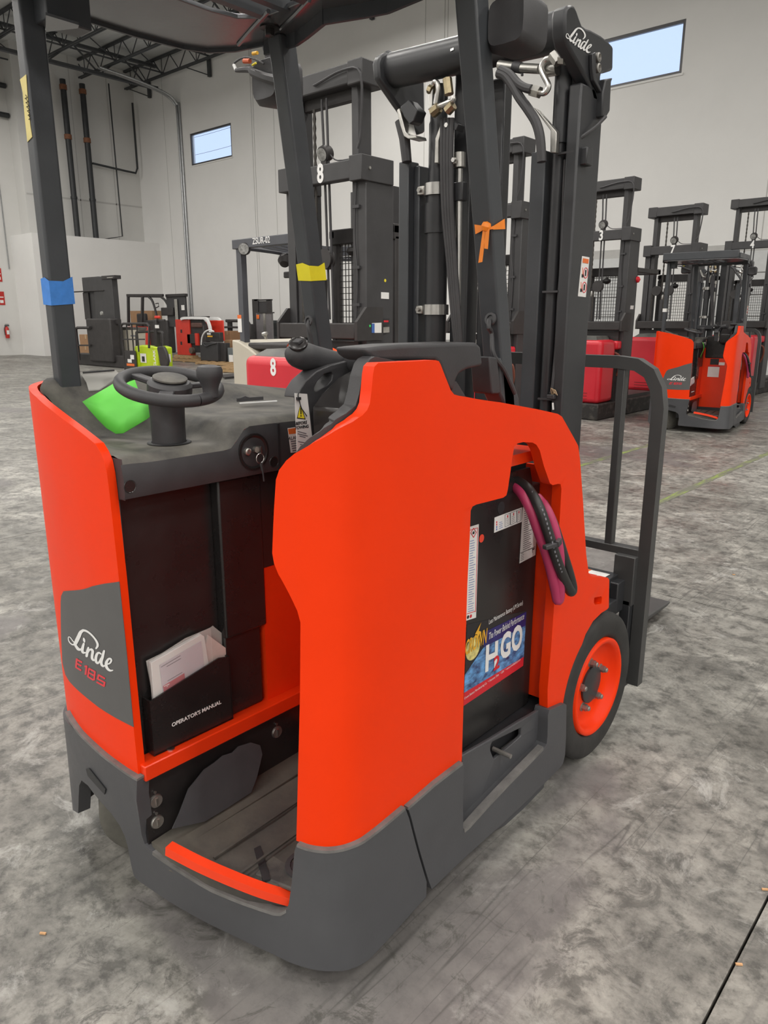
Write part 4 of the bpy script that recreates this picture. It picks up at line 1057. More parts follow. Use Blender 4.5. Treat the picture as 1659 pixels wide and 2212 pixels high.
G().prism([mY(*p, 2.15) for p in br], (0,0.06,0)).build('lamp_bracket', ZINC, T, bevel=0.002)
G().prism([mY(*p, 2.15) for p in [(864,231),(882,215),(902,238),(893,262),(884,268),(872,252)]], (0,0.05,0)).build('bracket_plate', MASTB, T, bevel=0.003)
G().tube([mY(866,262,2.18), mY(874,300,2.18), mY(879,350,2.18)], [0.022,0.020,0.018], 10).build('hose_end', PLAST, T)
# sticker on the right rail
sx = [onX(p, -1.1645) for p in [(1257,553),(1273,556),(1265,642),(1248,640)]]
stk = G().prism(sx, (0.0008,0,0)).build('warning_sticker', PAPER, T)
def inside(q, f, g2): return q[0].lerp(q[1], f).lerp(q[3].lerp(q[2], f), g2) + Vector((0.0014,0,0))
G().prism([inside(sx,.12,.05), inside(sx,.88,.05), inside(sx,.88,.16), inside(sx,.12,.16)], (0.0006,0,0)).build('sticker_band', ORINK, stk)
for v in (0.40, 0.76):
    c = inside(sx, .66, v); pts = [c + Vector((0, 0.014*math.cos(a*math.pi/8), 0.016*math.sin(a*math.pi/8))) for a in range(17)]
    G().tube(pts, 0.0012, 5).build('sticker_ring', REDINK, stk)
    G().cbox(c, (0.001,0.008,0.018)).build('sticker_figure', INK, stk)
    G().cbox(inside(sx, .30, v+0.08), (0.001,0.012,0.010)).build('sticker_figure', INK, stk)
    G().bar(inside(sx, .18, v-0.12), inside(sx, .30, v+0.06), 0.001, 0.002, (1,0,0)).build('sticker_line', ORINK, stk)

# ================================================================ carriage, load backrest, forks
BY = 2.60
LB = mat('backrest_paint', (0.055, 0.055, 0.055), 0.42, var=0.1, vscale=6, bump=0.05, bscale=80)
pth = [(-1.010,BY,.135),(-1.010,BY,.7),(-1.010,BY,1.20),(-1.022,BY,1.265),(-1.052,BY,1.318),(-1.10,BY,1.345),(-1.17,BY,1.352),(-1.5,BY,1.352),(-1.86,BY,1.352),(-1.93,BY,1.345),(-1.978,BY,1.318),(-2.008,BY,1.265),(-2.02,BY,1.20),(-2.02,BY,.7),(-2.02,BY,.135)]
G().tube(pth, 0.031, 4, flat=1.0).build('load_backrest', LB, T, smooth=25)
for x in (-1.155, -1.33, -1.515, -1.70, -1.88): G().box(x-0.014, x+0.014, BY-0.018, BY+0.018, 0.67, 1.345).build('backrest_bar', LB, T, bevel=0.003)
G().box(-2.0, -1.03, BY-0.022, BY+0.022, 0.645, 0.675).build('backrest_rail', LB, T, bevel=0.003)
G().box(-1.11, -1.03, BY-0.05, BY-0.01, 0.46, 0.65).build('backrest_plate', LB, T, bevel=0.003)
G().box(-1.97, -1.06, BY-0.11, BY-0.05, 0.44, 0.56).build('carriage_bar', MASTB, T, bevel=0.004)
G().box(-1.97, -1.06, BY-0.11, BY-0.05, 0.12, 0.22).build('carriage_bar', MASTB, T, bevel=0.004)
G().box(-1.125, -1.06, BY-0.20, BY-0.11, 0.14, 0.50).build('carriage_side', MASTB, T, bevel=0.004)
G().box(-1.075, -1.035, BY-0.05, BY+0.02, 0.12, 0.48).build('shift_plate', MASTB, T, bevel=0.003)
G().box(-1.30, -1.09, BY-0.13, BY-0.04, 0.535, 0.575).build('carriage_top', MASTB, T, bevel=0.003)
c = [Vector(v) for v in ((-1.21,BY-0.125,.5765),(-1.11,BY-0.125,.5765),(-1.11,BY-0.075,.5765),(-1.21,BY-0.075,.5765))]
G().prism(c, (0,0,0.0006)).build('carriage_sticker', PAPER, T)
G().box(-1.21,-1.185,BY-0.125,BY-0.075,.577,.5778).build('sticker_band', ORINK, T)
for xa in (-1.43, -1.74):
    g = G().prism([(xa,BY+0.02,.04),(xa,3.70,.04),(xa,3.75,.048),(xa,3.75,.058),(xa,2.75,.082),(xa,BY+0.062,.11),(xa,BY+0.06,.58),(xa,BY+0.02,.58)], (0.125,0,0))
    g.build('fork', LB, T, bevel=0.012, seg=3)

# ================================================================ the battery
bt = thing('forklift_battery', 'black traction battery with white stickers and a blue print label in the orange forklift', 'battery', (-1.25, 1.66, 0.30))
BX = -1.085
BATT = mat('battery_steel', (0.020, 0.019, 0.019), 0.30, var=0.2, vscale=5, rvar=0.08)
G().box(-1.43, BX, 1.41, 1.925, 0.302, 1.03).build('battery_case', BATT, bt, bevel=0.004)
g = G().prism([(BX-0.008,1.50,1.03),(BX-0.008,1.88,1.03),(BX-0.008,1.86,1.085),(BX-0.008,1.54,1.085)], (0.008,0,0))
g.build('lifting_plate', BATT, bt)
c = onX((1082,1097), BX); G().lathe([(0.018,0.0),(0.018,0.001),(0,0.001)], c, (1,0,0), 20).build('lifting_eye', INK, bt)
def bpx(p, off=0.0008): return onX(p, BX+off)
def sticker(name, pxs, m, off=0.0008): return G().prism([bpx(p, off) for p in pxs], (0.0006,0,0)).build(name, m, bt)
s1 = sticker('label_hazard', [(1012,1139),(1034,1132),(1028,1334),(1006,1341)], PAPER)
def lines(pxq, rows, m, parent, off=0.0018, lo=0.1, hi=0.9, h=0.0022, rnd=None):
    q = [bpx(p, off) for p in pxq]; g = G(); rnd = rnd or random.Random(3)
    for k in range(rows):
        v = (k+0.5)/rows; a = q[0].lerp(q[3], v); b2 = q[1].lerp(q[2], v)
        f0 = lo; f1 = lo + (hi-lo)*(0.55+0.45*rnd.random())
        p0 = a.lerp(b2, f0); p1 = a.lerp(b2, f1)
        g.add([p0, p1, p1 + Vector((0,0,h)), p0 + Vector((0,0,h))], [(0,1,2,3)])
    return g.build('print_lines', m, parent, smooth=0)
lines([(1014,1168),(1030,1163),(1026,1320),(1009,1325)], 30, BLUEINK, s1, h=0.0016)
g = G()
for a, b2 in (((1013,1146),(1032,1140)), ((1032,1140),(1027,1322)), ((1009,1326),(1027,1320))): g.tube([bpx(a,.0018), bpx(b2,.0018)], 0.0009, 4)
g.build('print_frame', REDINK, s1, smooth=0)
dm = [(1023,1141),(1029,1150),(1023,1161),(1017,1151)]
g = G()
for k in range(4): g.tube([bpx(dm[k],.002), bpx(dm[(k+1)%4],.002)], 0.0010, 4)
g.build('hazard_diamond', REDINK, s1, smooth=0)
c = bpx((1023,1151),.002); G().cbox(c, (0.0006,0.008,0.007)).build('hazard_symbol', INK, s1, smooth=0)
for p, m in (((1011,1333), INK), ((1017,1331), REDINK)):
    c = bpx(p,.002); G().lathe([(0.005,0),(0.005,0.0004),(0,0.0004)], c, (1,0,0), 14).build('print_dot', m, s1)
c = bpx((1040,1163)); G().lathe([(0.0115,0),(0.0115,0.0008),(0,0.0008)], c, (1,0,0), 22).build('red_dot', mat('dot_red', (0.72, 0.06, 0.03), 0.5, var=0.05), bt)
s2 = sticker('label_care', [(1068,1118),(1127,1096),(1127,1127),(1067,1151)], PAPER)
for k in range(4):
    c = bpx((1073,1128+k*5.2),.0019); G().cbox(c, (0.0006,0.004,0.005)).build('print_dot', REDINK if k < 2 else BLUEINK, s2)
lines([(1077,1128),(1089,1124),(1089,1140),(1077,1145)], 4, BLUEINK, s2, h=0.0014)
g = G()
for x0, x1 in ((1091,1102), (1103,1116), (1117,1125)):
    yy = lambda x: 1112.5 - (x-1091)*0.373; a = [(x0,yy(x0)),(x1,yy(x1)),(x1,yy(x1)+24),(x0,yy(x0)+26)]
    for k in range(4): g.tube([bpx(a[k],.002), bpx(a[(k+1)%4],.002)], 0.0006, 4)
    lines([(x0,yy(x0)+8),(x1,yy(x1)+8),(x1,yy(x1)+22),(x0,yy(x0)+24)], 4, GREYINK, s2, h=0.0012, lo=.2, hi=.8)
    c = bpx(((x0+x1)/2, yy((x0+x1)/2)+5),.002); G().cbox(c, (0.0006,0.004,0.007)).build('print_dot', REDINK, s2)
g.build('print_frame', GREYINK, s2, smooth=0)
s3 = sticker('label_charging', [(1129,1096),(1143,1090),(1160,1144),(1156,1199),(1122,1217)], PAPER)
lines([(1131,1104),(1148,1098),(1153,1180),(1127,1192)], 19, INK, s3, h=0.0018)
lines([(1124,1196),(1136,1191),(1134,1209),(1123,1214)], 5, INK, s3, h=0.0014)
g = G().tube([bpx((1124,1195),.002), bpx((1156,1181),.002)], 0.0007, 4).tube([bpx((1141,1188),.002), bpx((1150,1184),.002), bpx((1150,1194),.002)], 0.0008, 4).tube([bpx((1150,1187),.002), bpx((1154,1185),.002)], 0.002, 4)
g.build('print_diagram', INK, s3, smooth=0)
# big print label: black head, navy band, blue splash picture, red foot
L0, L1, L2, L3 = (1008.5,1349), (1137,1319), (1130,1438), (1001,1525)
def lq(f, v, off=0.0016):
    a = Vector((*L0,0)).lerp(Vector((*L3,0)), v); b2 = Vector((*L1,0)).lerp(Vector((*L2,0)), v); p = a.lerp(b2, f); return bpx((p.x,p.y), off)
lb = G().prism([lq(0,0,.0004), lq(1,0,.0004), lq(1,1,.0004), lq(0,1,.0004)], (0.0006,0,0)).build('brand_label', INK, bt)
NAVY = mat('navy_print', (0.022, 0.022, 0.14), 0.4, var=0.3, vscale=30)
SPLASH = mat('splash_print', (0.16, 0.42, 0.80), 0.35, col2=(0.02, 0.025, 0.10), vscale=26, thr=(0.36, 0.68), stretch=(1,1,2.2))
G().prism([lq(.30,.16), lq(1,.02), lq(1,.27), lq(.30,.37)], (0.0004,0,0)).build('label_band', NAVY, lb)
G().prism([lq(.0,.62), lq(.30,.37), lq(1,.27), lq(1,.84), lq(0,.84)], (0.0005,0,0)).build('label_picture', SPLASH, lb)
G().prism([lq(0,.84,.0022), lq(1,.84,.0022), lq(1,1,.0022), lq(0,1,.0022)], (0.0004,0,0)).build('label_foot', REDINK, lb)
MOON = mat('moon_print', (0.62,0.55,0.20), 0.5, var=0.5, vscale=60)
g = G(); c = lq(.12,.33,.0012); g.lathe([(0.034,0),(0.034,0.0004),(0,0.0004)], c, (1,0,0), 24); 
g.build('label_moon', MOON, lb)
def text_between(body, A, B, h, m, name, parent, bold=0.0, shear=0.0, depth=0.0003):
    A = Vector(A); B = Vector(B); d = B-A
    g = text_geo(body, 1.0, (0,0,0), (1,0,0), (0,1,0), 0.0, align='LEFT', bold=bold, shear=shear)
    xs = [p.x for p in g.v]; w = max(xs)-min(xs); x0 = min(xs)
    ys2 = [p.y for p in g.v]; hh = max(ys2)-min(ys2); y0 = min(ys2)
    u = Vector((0,0,1)); nn = d.normalized().cross(u)
    g.v = [A + d*((p.x-x0)/w) + u*((p.y-y0)/hh*h) + nn*p.z for p in g.v]
    return g.build(name, m, parent, smooth=0)
text_between('Less Maintenance Battery (LM Series)', bpx((1056,1352),.002), bpx((1129,1309),.002), 0.019, WHITE, 'label_lettering', lb)
text_between('The Power Behind Performance', bpx((1056,1382),.0026), bpx((1132,1337),.0026), 0.021, WHITE, 'label_lettering', lb, shear=0.2)
text_between('CROWN', bpx((1005,1417),.0030), bpx((1052,1388),.0030), 0.046, GOLDINK, 'label_lettering', lb, bold=0.02, shear=0.2)
text_between('H', bpx((1048,1453),.0034), bpx((1074,1440),.0034), 0.085, WHITE, 'label_lettering', lb, bold=0.035)
text_between('2', bpx((1066,1450),.0040), bpx((1079,1442),.0040), 0.045, REDINK, 'label_lettering', lb, bold=0.03)
text_between('G', bpx((1080,1428),.0034), bpx((1102,1416),.0034), 0.085, WHITE, 'label_lettering', lb, bold=0.04)
text_between('O', bpx((1104,1412),.0034), bpx((1127,1400),.0034), 0.085, WHITE, 'label_lettering', lb, bold=0.04)
text_between('Crown Battery Manufacturing Co.  *  Fremont, Ohio  *  USA  *  www.crownbattery.com', bpx((1003,1513),.0030), bpx((1124,1428),.0030), 0.010, WHITE, 'label_lettering', lb)
G().prism([bpx(p,.0030) for p in [(1039,1345),(1034,1363),(1039,1364),(1027,1388),(1031,1370),(1026,1370)]], (0.0004,0,0)).build('label_bolt', GOLDINK, lb)
# cables
PINK = mat('pink_cable', (0.42, 0.035, 0.11), 0.45, var=0.1, vscale=12)
CABB = mat('black_cable', (0.022, 0.021, 0.021), 0.42, var=0.2, vscale=12)
def cab(pxs, xs, m, r=0.0150):
    pts = [onX(p, x) for p, x in zip(pxs, xs)]
    return G().tube(pts, r, 12, smooth=6).build('battery_cable', m, bt, smooth=60)
cab([(1098,1046),(1112,1050),(1130,1070),(1148,1105),(1164,1150),(1180,1195),(1192,1240),(1201,1280),(1205,1297),(1209,1285),(1209,1240),(1207,1190),(1196,1140),(1180,1100),(1160,1075)],
    [-1.12,-1.09,-1.05,-1.02,-1.0,-.985,-.978,-.975,-.972,-.968,-.966,-.968,-.985,-1.01,-1.05], PINK)
cab([(1100,1036),(1118,1040),(1142,1058),(1164,1095),(1182,1145),(1196,1190),(1210,1230),(1224,1262),(1233,1278),(1236,1268),(1228,1235),(1217,1200),(1206,1165),(1192,1125),(1172,1085)],
    [-1.11,-1.085,-1.04,-.998,-.972,-.958,-.955,-.955,-.955,-.958,-.966,-.974,-.985,-1.0,-1.03], CABB)
tp = onX((1200,1176), -.95)
G().bar(onX((1176,1183), -.958), onX((1206,1174), -.945), 0.016, 0.012).bar(onX((1203,1176), -.942), onX((1210,1168), -.945), 0.012, 0.018).build('cable_tie', PLAST, bt, bevel=0.002)
cp = [onX(p, x) for p, x in zip([(1145,1056),(1170,1100),(1186,1150),(1200,1200),(1214,1240)], [-1.028,-.983,-.956,-.9415,-.9385])]
text_g = G()
sp2 = spline(cp, 10)
for k in range(2, len(sp2)-2, 2): text_g.add([sp2[k], sp2[k+1], sp2[k+1] + Vector((0.001,0.004,0.002)), sp2[k] + Vector((0.001,0.004,0.002))], [(0,1,2,3)])
text_g.build('cable_print', GREYINK, bt, smooth=0)

# ================================================================ loose things on the forklift
GREEN = mat('green_paper', (0.12, 0.60, 0.06), 0.6, var=0.05, vscale=8)
gp = [((178,868),1.335),((200,855),1.345),((235,835),1.36),((277,809),1.385),((290,818),1.375),((300,845),1.34),((325,865),1.315),((338,878),1.30),((336,890),1.29),((318,905),1.275),((290,922),1.255),((266,936),1.236),((250,937),1.232),((230,925),1.245),((210,905),1.28),((195,888),1.31)]
def on_paper(p):
    # sheet leaning on the console: a tilted plane through three of its places
    A = onX((178,868), -1.86); B = onX((277,809), -1.76); C = onX((256,937), -1.70)
    n = (B-A).cross(C-A); d = ray(*p); t = n.dot(A-_O)/n.dot(d); return _O + d*t
pts = [on_paper(p) for p, z in gp]
cc = sum(pts, Vector((0,0,0)))/len(pts)
g = G(); ring1 = [cc.lerp(p, 0.5) + Vector((0.004*math.sin(k*1.3), 0.004*math.cos(k*1.1), 0.003*math.sin(k*2))) for k, p in enumerate(pts)]
n = len(pts); g.add([cc] + ring1 + pts, [[0, 1+k, 1+(k+1)%n] for k in range(n)] + [[1+k, 1+n+k, 1+n+(k+1)%n, 1+(k+1)%n] for k in range(n)])
o = g.build('green_sheet', GREEN, smooth=40, solid=0.0012)
tag(o, 'torn bright green paper sheet lying on the console beside the steering wheel', 'paper')
# clear document pouch behind the sheet
FILM = mat('clear_film', (0.75, 0.74, 0.70), 0.15, alpha=0.35)
def on_rim(p, x): return onX(p, x)
dp = [onX(p, x) for p, x in [((172,808),-1.955),((250,802),-1.955),((262,826),-1.93),((215,845),-1.90),((193,858),-1.90),((188,840),-1.92),((180,822),-1.94)]]
dp = [Vector((p.x, p.y, max(p.z, dash_z(p.x, p.y)+0.004))) for p in dp]
pou = tag(G().prism(dp, (0,0,0.003)).build('document_pouch', FILM), 'crumpled clear plastic document pouch on the far edge of the console', 'pouch')
G().tube([dp[0] + Vector((0.01,0.005,0.004)), dp[1] + Vector((0.01,-0.01,0.004))], 0.003, 6).build('pouch_edge', PLAST, pou)
# latch clip on the console
cx = onZ((510,866), 1.262); 
cx = Vector((cx.x, cx.y, dash_z(cx.x, cx.y)))
bc = thing('clipboard_clip', 'small black wire clip with white bar on the console top', 'clip', cx)
A = onZ((512,864), cx.z+0.01); B = onZ((568,860), cx.z+0.01)
G().bar(A, B, 0.006, 0.010).tube([A, A + (B-A)*0.3 + Vector((0,0,0.008)), A + (B-A)*0.6, B], 0.0022, 6).build('wire_clip', PLAST, bc)
A = onZ((518,871), cx.z+0.004); B = onZ((598,866), cx.z+0.004)
G().bar(A, B, 0.006, 0.003).build('white_bar', WHITE, bc)
# warning tag hung from the grab handle
wt = thing('warning_tag', 'white hanging warning tag with a yellow triangle beside the grab handle', 'tag', onX((655,960), -1.27))
WX = -1.255
tg = G().prism([onX(p, WX) for p in [(636,849),(663,851),(675,955),(641,975)]], (0.0008,0,0)).build('tag_card', PAPER, wt)
tri = [onX(p, WX+0.0014) for p in [(649,876),(658,904),(643,902)]]
G().prism([onX(p, WX+0.0010) for p in [(649,872),(660,906),(641,904)]], (0.0004,0,0)).build('triangle_edge', INK, wt)
G().prism(tri, (0.0006,0,0)).build('warning_triangle', YELINK, wt)
c = onX((650,893), WX+0.0022); G().box(c.x, c.x+0.0004, c.y-0.0015, c.y+0.0015, c.z-0.002, c.z+0.012).box(c.x, c.x+0.0004, c.y-0.0015, c.y+0.0015, c.z-0.007, c.z-0.004).build('warning_mark', INK, wt)
text_geo('BEFORE', 0.010, onX((651,914), WX+0.0016), (0,1,0), (0,0.1,1), 0.0003, bold=0.0002).build('tag_print', INK, wt, smooth=0)
text_geo('TOWING', 0.010, onX((652,923), WX+0.0016), (0,1,0), (0,0.1,1), 0.0003, bold=0.0002).build('tag_print', INK, wt, smooth=0)
g = G()
for k, (a, b2) in enumerate([((643,933),(662,938)), ((643,938),(665,943)), ((647,943),(660,946)), ((644,955),(662,958)), ((648,961),(664,963))]):
    p0 = onX(a, WX+0.0014); p1 = onX(b2, WX+0.0014); g.add([p0, p1, p1 + Vector((0,0,0.0022)), p0 + Vector((0,0,0.0022))], [(0,1,2,3)])
g.build('tag_lines', GREYINK, wt, smooth=0)
G().tube([onX((645,848), WX+0.002), onX((644,856), WX+0.004), onX((646,862), WX+0.005)], 0.0015, 6, smooth=3).tube([onX((646,862), WX+0.005), onX((650,880), WX+0.004), onX((663,899), WX+0.004)], 0.0012, 6).cbox(onX((645,861), WX+0.004), (0.006,0.010,0.006)).build('zip_tie', INK, wt)
# ribbon tied round the front right post
RIB = mat('orange_ribbon', (0.88, 0.24, 0.015), 0.4, var=0.08, vscale=30)
rz = onX((1045,492), -1.129)
y3 = lambda z: 1.705 + (1.492-1.705)/(ZR-1.20)*(z-1.20)
rb = thing('ribbon', 'orange plastic ribbon tied in a knot round the guard post', 'ribbon', rz)
zk = onY((1053,490), 1.60).z
ky = y3(zk) - 0.004
knot = onY((1053,490), ky)
e = 0.003
def band(z0l, z0h, z1l, z1h, xa, xb, ya, yb): return [Vector((xa,ya,z0l)), Vector((xb,yb,z1l)), Vector((xb,yb,z1h)), Vector((xa,ya,z0h))]
P1 = [onY((1026,485), ky), onY((1028,506), ky), onY((1047,496), ky-0.004), onY((1047,488), ky-0.004)]
P2 = [onY((1058,492), ky-0.004), onY((1058,496), ky-0.004), onY((1066,495), ky-0.001), onY((1066,488), ky-0.001)]
xr = -1.072 + e
P3 = [onX((1064,496), xr), onX((1090,495), xr), onX((1089,473), xr), onX((1064,489), xr)]
for P in (P1, P2, P3): 
    nrm = (P[1]-P[0]).cross(P[2]-P[0]).normalized()*0.002
    G().prism(P, nrm).build('ribbon_band', RIB, rb, smooth=0)
G().lathe([(0.0,-0.012),(0.010,-0.009),(0.013,0.0),(0.010,0.009),(0,0.012)], knot + Vector((0,-0.006,0)), (0.3,0,1), 10).build('knot', RIB, rb)
for tail in ([(1048,492),(1058,490),(1054,538),(1047,537)], [(1044,496),(1051,494),(1042,566),(1034,568)]):
    P = [onY(p, ky-0.008) for p in tail]; G().prism(P, (0,-0.002,0)).build('ribbon_tail', RIB, rb, smooth=0)
# operator's manual in its pouch, standing in the pocket
mn = thing('operators_manual', 'printed manual in a clear bag standing in the black pocket', 'manual', onX((400,1500), -1.49))
MX = -1.482
COVER = mat('manual_cover', (0.58, 0.53, 0.58), 0.4, var=0.06, vscale=8)
G().prism([onX(p, MX) for p in [(326,1432),(435,1370),(442,1374),(460,1480),(440,1520),(340,1560),(334,1525)]], (-0.012,0,0)).build('page_block', PAPER, mn, bevel=0.002)
G().prism([onX(p, MX+0.001) for p in [(344,1437),(434,1384),(446,1475),(440,1500),(356,1530)]], (0.001,0,0)).build('manual_cover', COVER, mn)
G().prism([onX(p, MX+0.0025) for p in [(352,1482),(398,1454),(401,1477),(355,1504)]], (0.0006,0,0)).build('cover_flash', mat('cover_red', (0.48,0.03,0.06), 0.4, var=0.1), mn)
G().prism([onX(p, MX+0.0025) for p in [(403,1472),(440,1450),(444,1475),(404,1494)]], (0.0005,0,0)).build('cover_picture', mat('cover_photo', (0.25,0.20,0.24), 0.4, col2=(0.08,0.06,0.08), vscale=60), mn)
g = G()
for a, b2 in (((348,1442),(390,1417)), ((360,1441),(391,1423)), ((362,1472),(394,1453)), ((358,1504),(398,1482)), ((359,1510),(385,1496))):
    p0 = onX(a, MX+0.0028); p1 = onX(b2, MX+0.0028); g.add([p0, p1, p1 + Vector((0,0,0.002)), p0 + Vector((0,0,0.002))], [(0,1,2,3)])
g.build('cover_print', GREYINK, mn, smooth=0)
G().tube([onX((354,1483), MX+0.0035), onX((366,1477), MX+0.0035), onX((360,1484), MX+0.0035)], 0.0009, 4).build('cover_mark', WHITE, mn)
bg1 = G().prism([onX(p, MX-0.013) for p in [(316,1428),(350,1412),(400,1380),(455,1356),(460,1352),(526,1406),(498,1455),(470,1475),(335,1530)]], (-0.002,0,0)).build('bag', FILM, mn)
G().prism([onX(p, MX-0.004) for p in [(450,1372),(515,1420),(497,1452),(462,1474),(445,1480),(442,1400)]], (-0.006,0,0)).build('leaflet', mat('leaflet_paper', (0.60,0.52,0.48), 0.5, var=0.1, vscale=14), mn)
G().prism([onX(p, MX+0.004) for p in [(316,1428),(352,1409),(400,1378),(455,1356),(464,1480),(335,1527)]], (0.0006,0,0)).build('bag', mat('clear_film_front', (0.8,0.78,0.76), 0.12, alpha=0.12), mn)

# ================================================================ the other trucks in the hall
CRED = mat('red_cowl', (0.58, 0.020, 0.034), 0.36, var=0.05, vscale=4, rvar=0.06)
TRK = mat('truck_charcoal', (0.040, 0.039, 0.041), 0.5, var=0.15, vscale=5)
TRK2 = mat('truck_brown_black', (0.030, 0.027, 0.027), 0.55, var=0.25, vscale=6)
WORN = mat('worn_base', (0.085, 0.075, 0.066), 0.7, col2=(0.02, 0.018, 0.017), vscale=9, thr=(0.5, 0.72))
LID = mat('cowl_lid', (0.12, 0.118, 0.105), 0.5, col2=(0.045, 0.044, 0.042), vscale=4)
BEIGE = mat('beige_panel', (0.50, 0.46, 0.38), 0.45, var=0.04, vscale=4)
CHAIN = mat('chain_steel', (0.055, 0.05, 0.045), 0.5, metal=0.5, var=0.3, vscale=30)
LENS = mat('lamp_lens', (0.26, 0.26, 0.25), 0.12, var=0.5, vscale=30)
AMBER = mat('amber_lens', (0.80, 0.16, 0.02), 0.3, var=0.1)
LIME = mat('lime_paint', (0.46, 0.62, 0.012), 0.4, var=0.05, vscale=4)
CARD = mat('cardboard', (0.33, 0.19, 0.10), 0.8, var=0.08, vscale=8)
WOOD = mat('pallet_wood', (0.40, 0.26, 0.13), 0.8, var=0.25, vscale=10, stretch=(1, 12, 4))
TRED = mat('truck_red', (0.62, 0.035, 0.018), 0.4, var=0.08, vscale=4)
GREYB = mat('grey_box', (0.13, 0.145, 0.15), 0.5, var=0.1, vscale=5)

def chain_strip(x, y, z0, z1):
    n = max(4, int((z1-z0)/0.035)); prof = []
    pts = [(x, y, z0 + (z1-z0)*k/n) for k in range(n+1)]
    return G().tube(pts, [0.016 if k % 2 == 0 else 0.010 for k in range(n+1)], 6)

def order_picker(cx, ym, zB, zT, number, label, W=1.0):
    """Order picker seen from its battery end: cowl, mast, platform with mesh behind."""
    y0 = ym - 0.56; h = W/2
    t = thing('order_picker', label, 'forklift', (cx, y0, 0), 'order pickers parked nose to tail')
    G().box(cx-h*0.88, cx+h*0.90, y0-0.03, y0+2.1, 0.0, 0.25).build('base', WORN, t, bevel=0.02)
    cw = h*0.86
    c = G().box(cx-cw, cx+cw, y0, y0+0.50, 0.25, 1.20).build('cowl', CRED, t, bevel=0.07, seg=4)
    for k in range(3): G().box(cx-cw*0.55, cx+cw*0.55, y0-0.004, y0+0.004, 0.31+0.045*k, 0.322+0.045*k).build('cowl_groove', mat('cowl_groove', (0.25,0.012,0.018), 0.5, var=0.05), c, smooth=0)
    G().prism([(cx-cw*0.8,y0+0.05,1.195),(cx+cw*0.75,y0+0.05,1.195),(cx+cw*0.6,y0+0.14,1.255),(cx-cw*0.65,y0+0.14,1.255)], (0,0.42,0)).build('lid', LID, t, bevel=0.008)
    G().box(cx-cw+0.02, cx+cw-0.02, y0+0.50, y0+0.70, 0.25, 1.16).build('battery_pack', TRK2, t, bevel=0.02)
    G().box(cx+cw-0.16, cx+cw+0.03, y0+0.46, y0+0.66, 1.05, 1.18).build('side_hood', CRED, t, bevel=0.03, seg=3)
    G().tube([(cx+cw-0.02,y0+0.50,1.0),(cx+cw+0.05,y0+0.52,0.95),(cx+cw+0.05,y0+0.56,0.8),(cx+cw-0.01,y0+0.6,0.65)], 0.018, 8, smooth=4).build('power_cable', mat('brown_cable', (0.16,0.05,0.03), 0.5, var=0.1), t)
    # mast
    for s in (-1, 1):
        xa, xb = sorted((cx+s*(h-0.02), cx+s*(h-0.115)))
        r = G().box(xa, xb, ym+0.04, ym+0.38, 0.12, zB+0.09).build('mast_rail', TRK, t, bevel=0.008)
        xa, xb = sorted((cx+s*(h-0.12), cx+s*(h-0.19)))
        G().box(xa, xb, ym+0.06, ym+0.22, 0.4, zT-0.02).build('inner_rail', TRK, t, bevel=0.006)
        xa, xb = sorted((cx+s*h, cx+s*(h-0.14)))
        G().box(xa, xb, ym-0.03, ym+0.36, zB-0.095, zB+0.095).build('beam_end', TRK, t, bevel=0.006)
        G().lathe([(0.012,0),(0.012,0.012),(0,0.012)], (cx+s*h, ym+0.06, zB), (s,0,0), 6).build('beam_bolt', ZINC, t)
        xa, xb = sorted((cx+s*(h-0.02), cx+s*(h-0.18)))
        G().box(xa, xb, ym, ym+0.27, zT-0.17, zT+0.005).build('top_end', TRK, t, bevel=0.01)
    G().box(cx-h+0.1, cx+h-0.1, ym-0.025, ym+0.06, zB-0.075, zB+0.07).build('number_beam', TRK, t, bevel=0.01)
    G().box(cx-h+0.1, cx+h-0.1, ym+0.006, ym+0.12, zT-0.155, zT-0.005).build('top_beam', TRK, t, bevel=0.01)
    G().box(cx-h+0.2, cx+h-0.2, ym+0.12, ym+0.18, zT-0.24, zT-0.13).build('top_cross', TRK2, t, bevel=0.006)
    text_geo(number, 0.20, (cx+0.03, ym-0.028, zB-0.005), (1,0,0), (0,0,1), 0.002, bold=0.006, xs=0.75).build('number', WHITE, t, smooth=0) if number else None
    # lamp on the beam
    lx = cx+0.02
    lm = G().lathe([(0.028,-0.075),(0.060,-0.055),(0.068,-0.01),(0.062,0.02),(0.03,0.03),(0.0,0.03)], (lx, ym+0.03, zB+0.16), (0,-1,-0.35), 16).build('beam_lamp', TRK2, t)
    G().lathe([(0.0,0.028),(0.05,0.027),(0.05,0.031),(0.0,0.034)], (lx, ym+0.03, zB+0.16), (0,-1,-0.35), 16).build('lens', LENS, lm)
    G().box(lx-0.03, lx+0.03, ym+0.02, ym+0.05, zB+0.06, zB+0.11).build('lamp_foot', TRK2, lm)
    G().tube([(lx+0.06,ym+0.04,zB+0.15),(lx+0.16,ym+0.03,zB+0.09),(lx+0.4,ym+0.03,zB+0.085)], 0.006, 6, smooth=4).build('lamp_wire', PLAST, lm)
    # hoses hanging from the top beam
    for k, dx in enumerate((0.20, 0.27)):
        G().tube([(cx+h-0.30-dx*0.8, ym+0.05, zT-0.2), (cx+h-0.30-dx*0.8, ym+0.05, zB+0.5), (cx+h-0.31-dx*0.7, ym+0.05, zB+0.1), (cx+h-0.31-dx*0.7, ym+0.08, 1.5)], 0.011, 6, smooth=4).build('hose', PLAST, t)
    G().tube([(cx-0.05,ym-0.004,zT-0.10),(cx+h-0.5,ym-0.012,zT-0.10),(cx+h-0.2,ym-0.02,zT-0.06),(cx+h-0.02,ym-0.012,zT-0.12),(cx+h-0.06,ym+0.03,zT-0.5),(cx+h-0.10,ym+0.03,zB+0.15)], 0.010, 6, smooth=4).build('hose', PLAST, t)
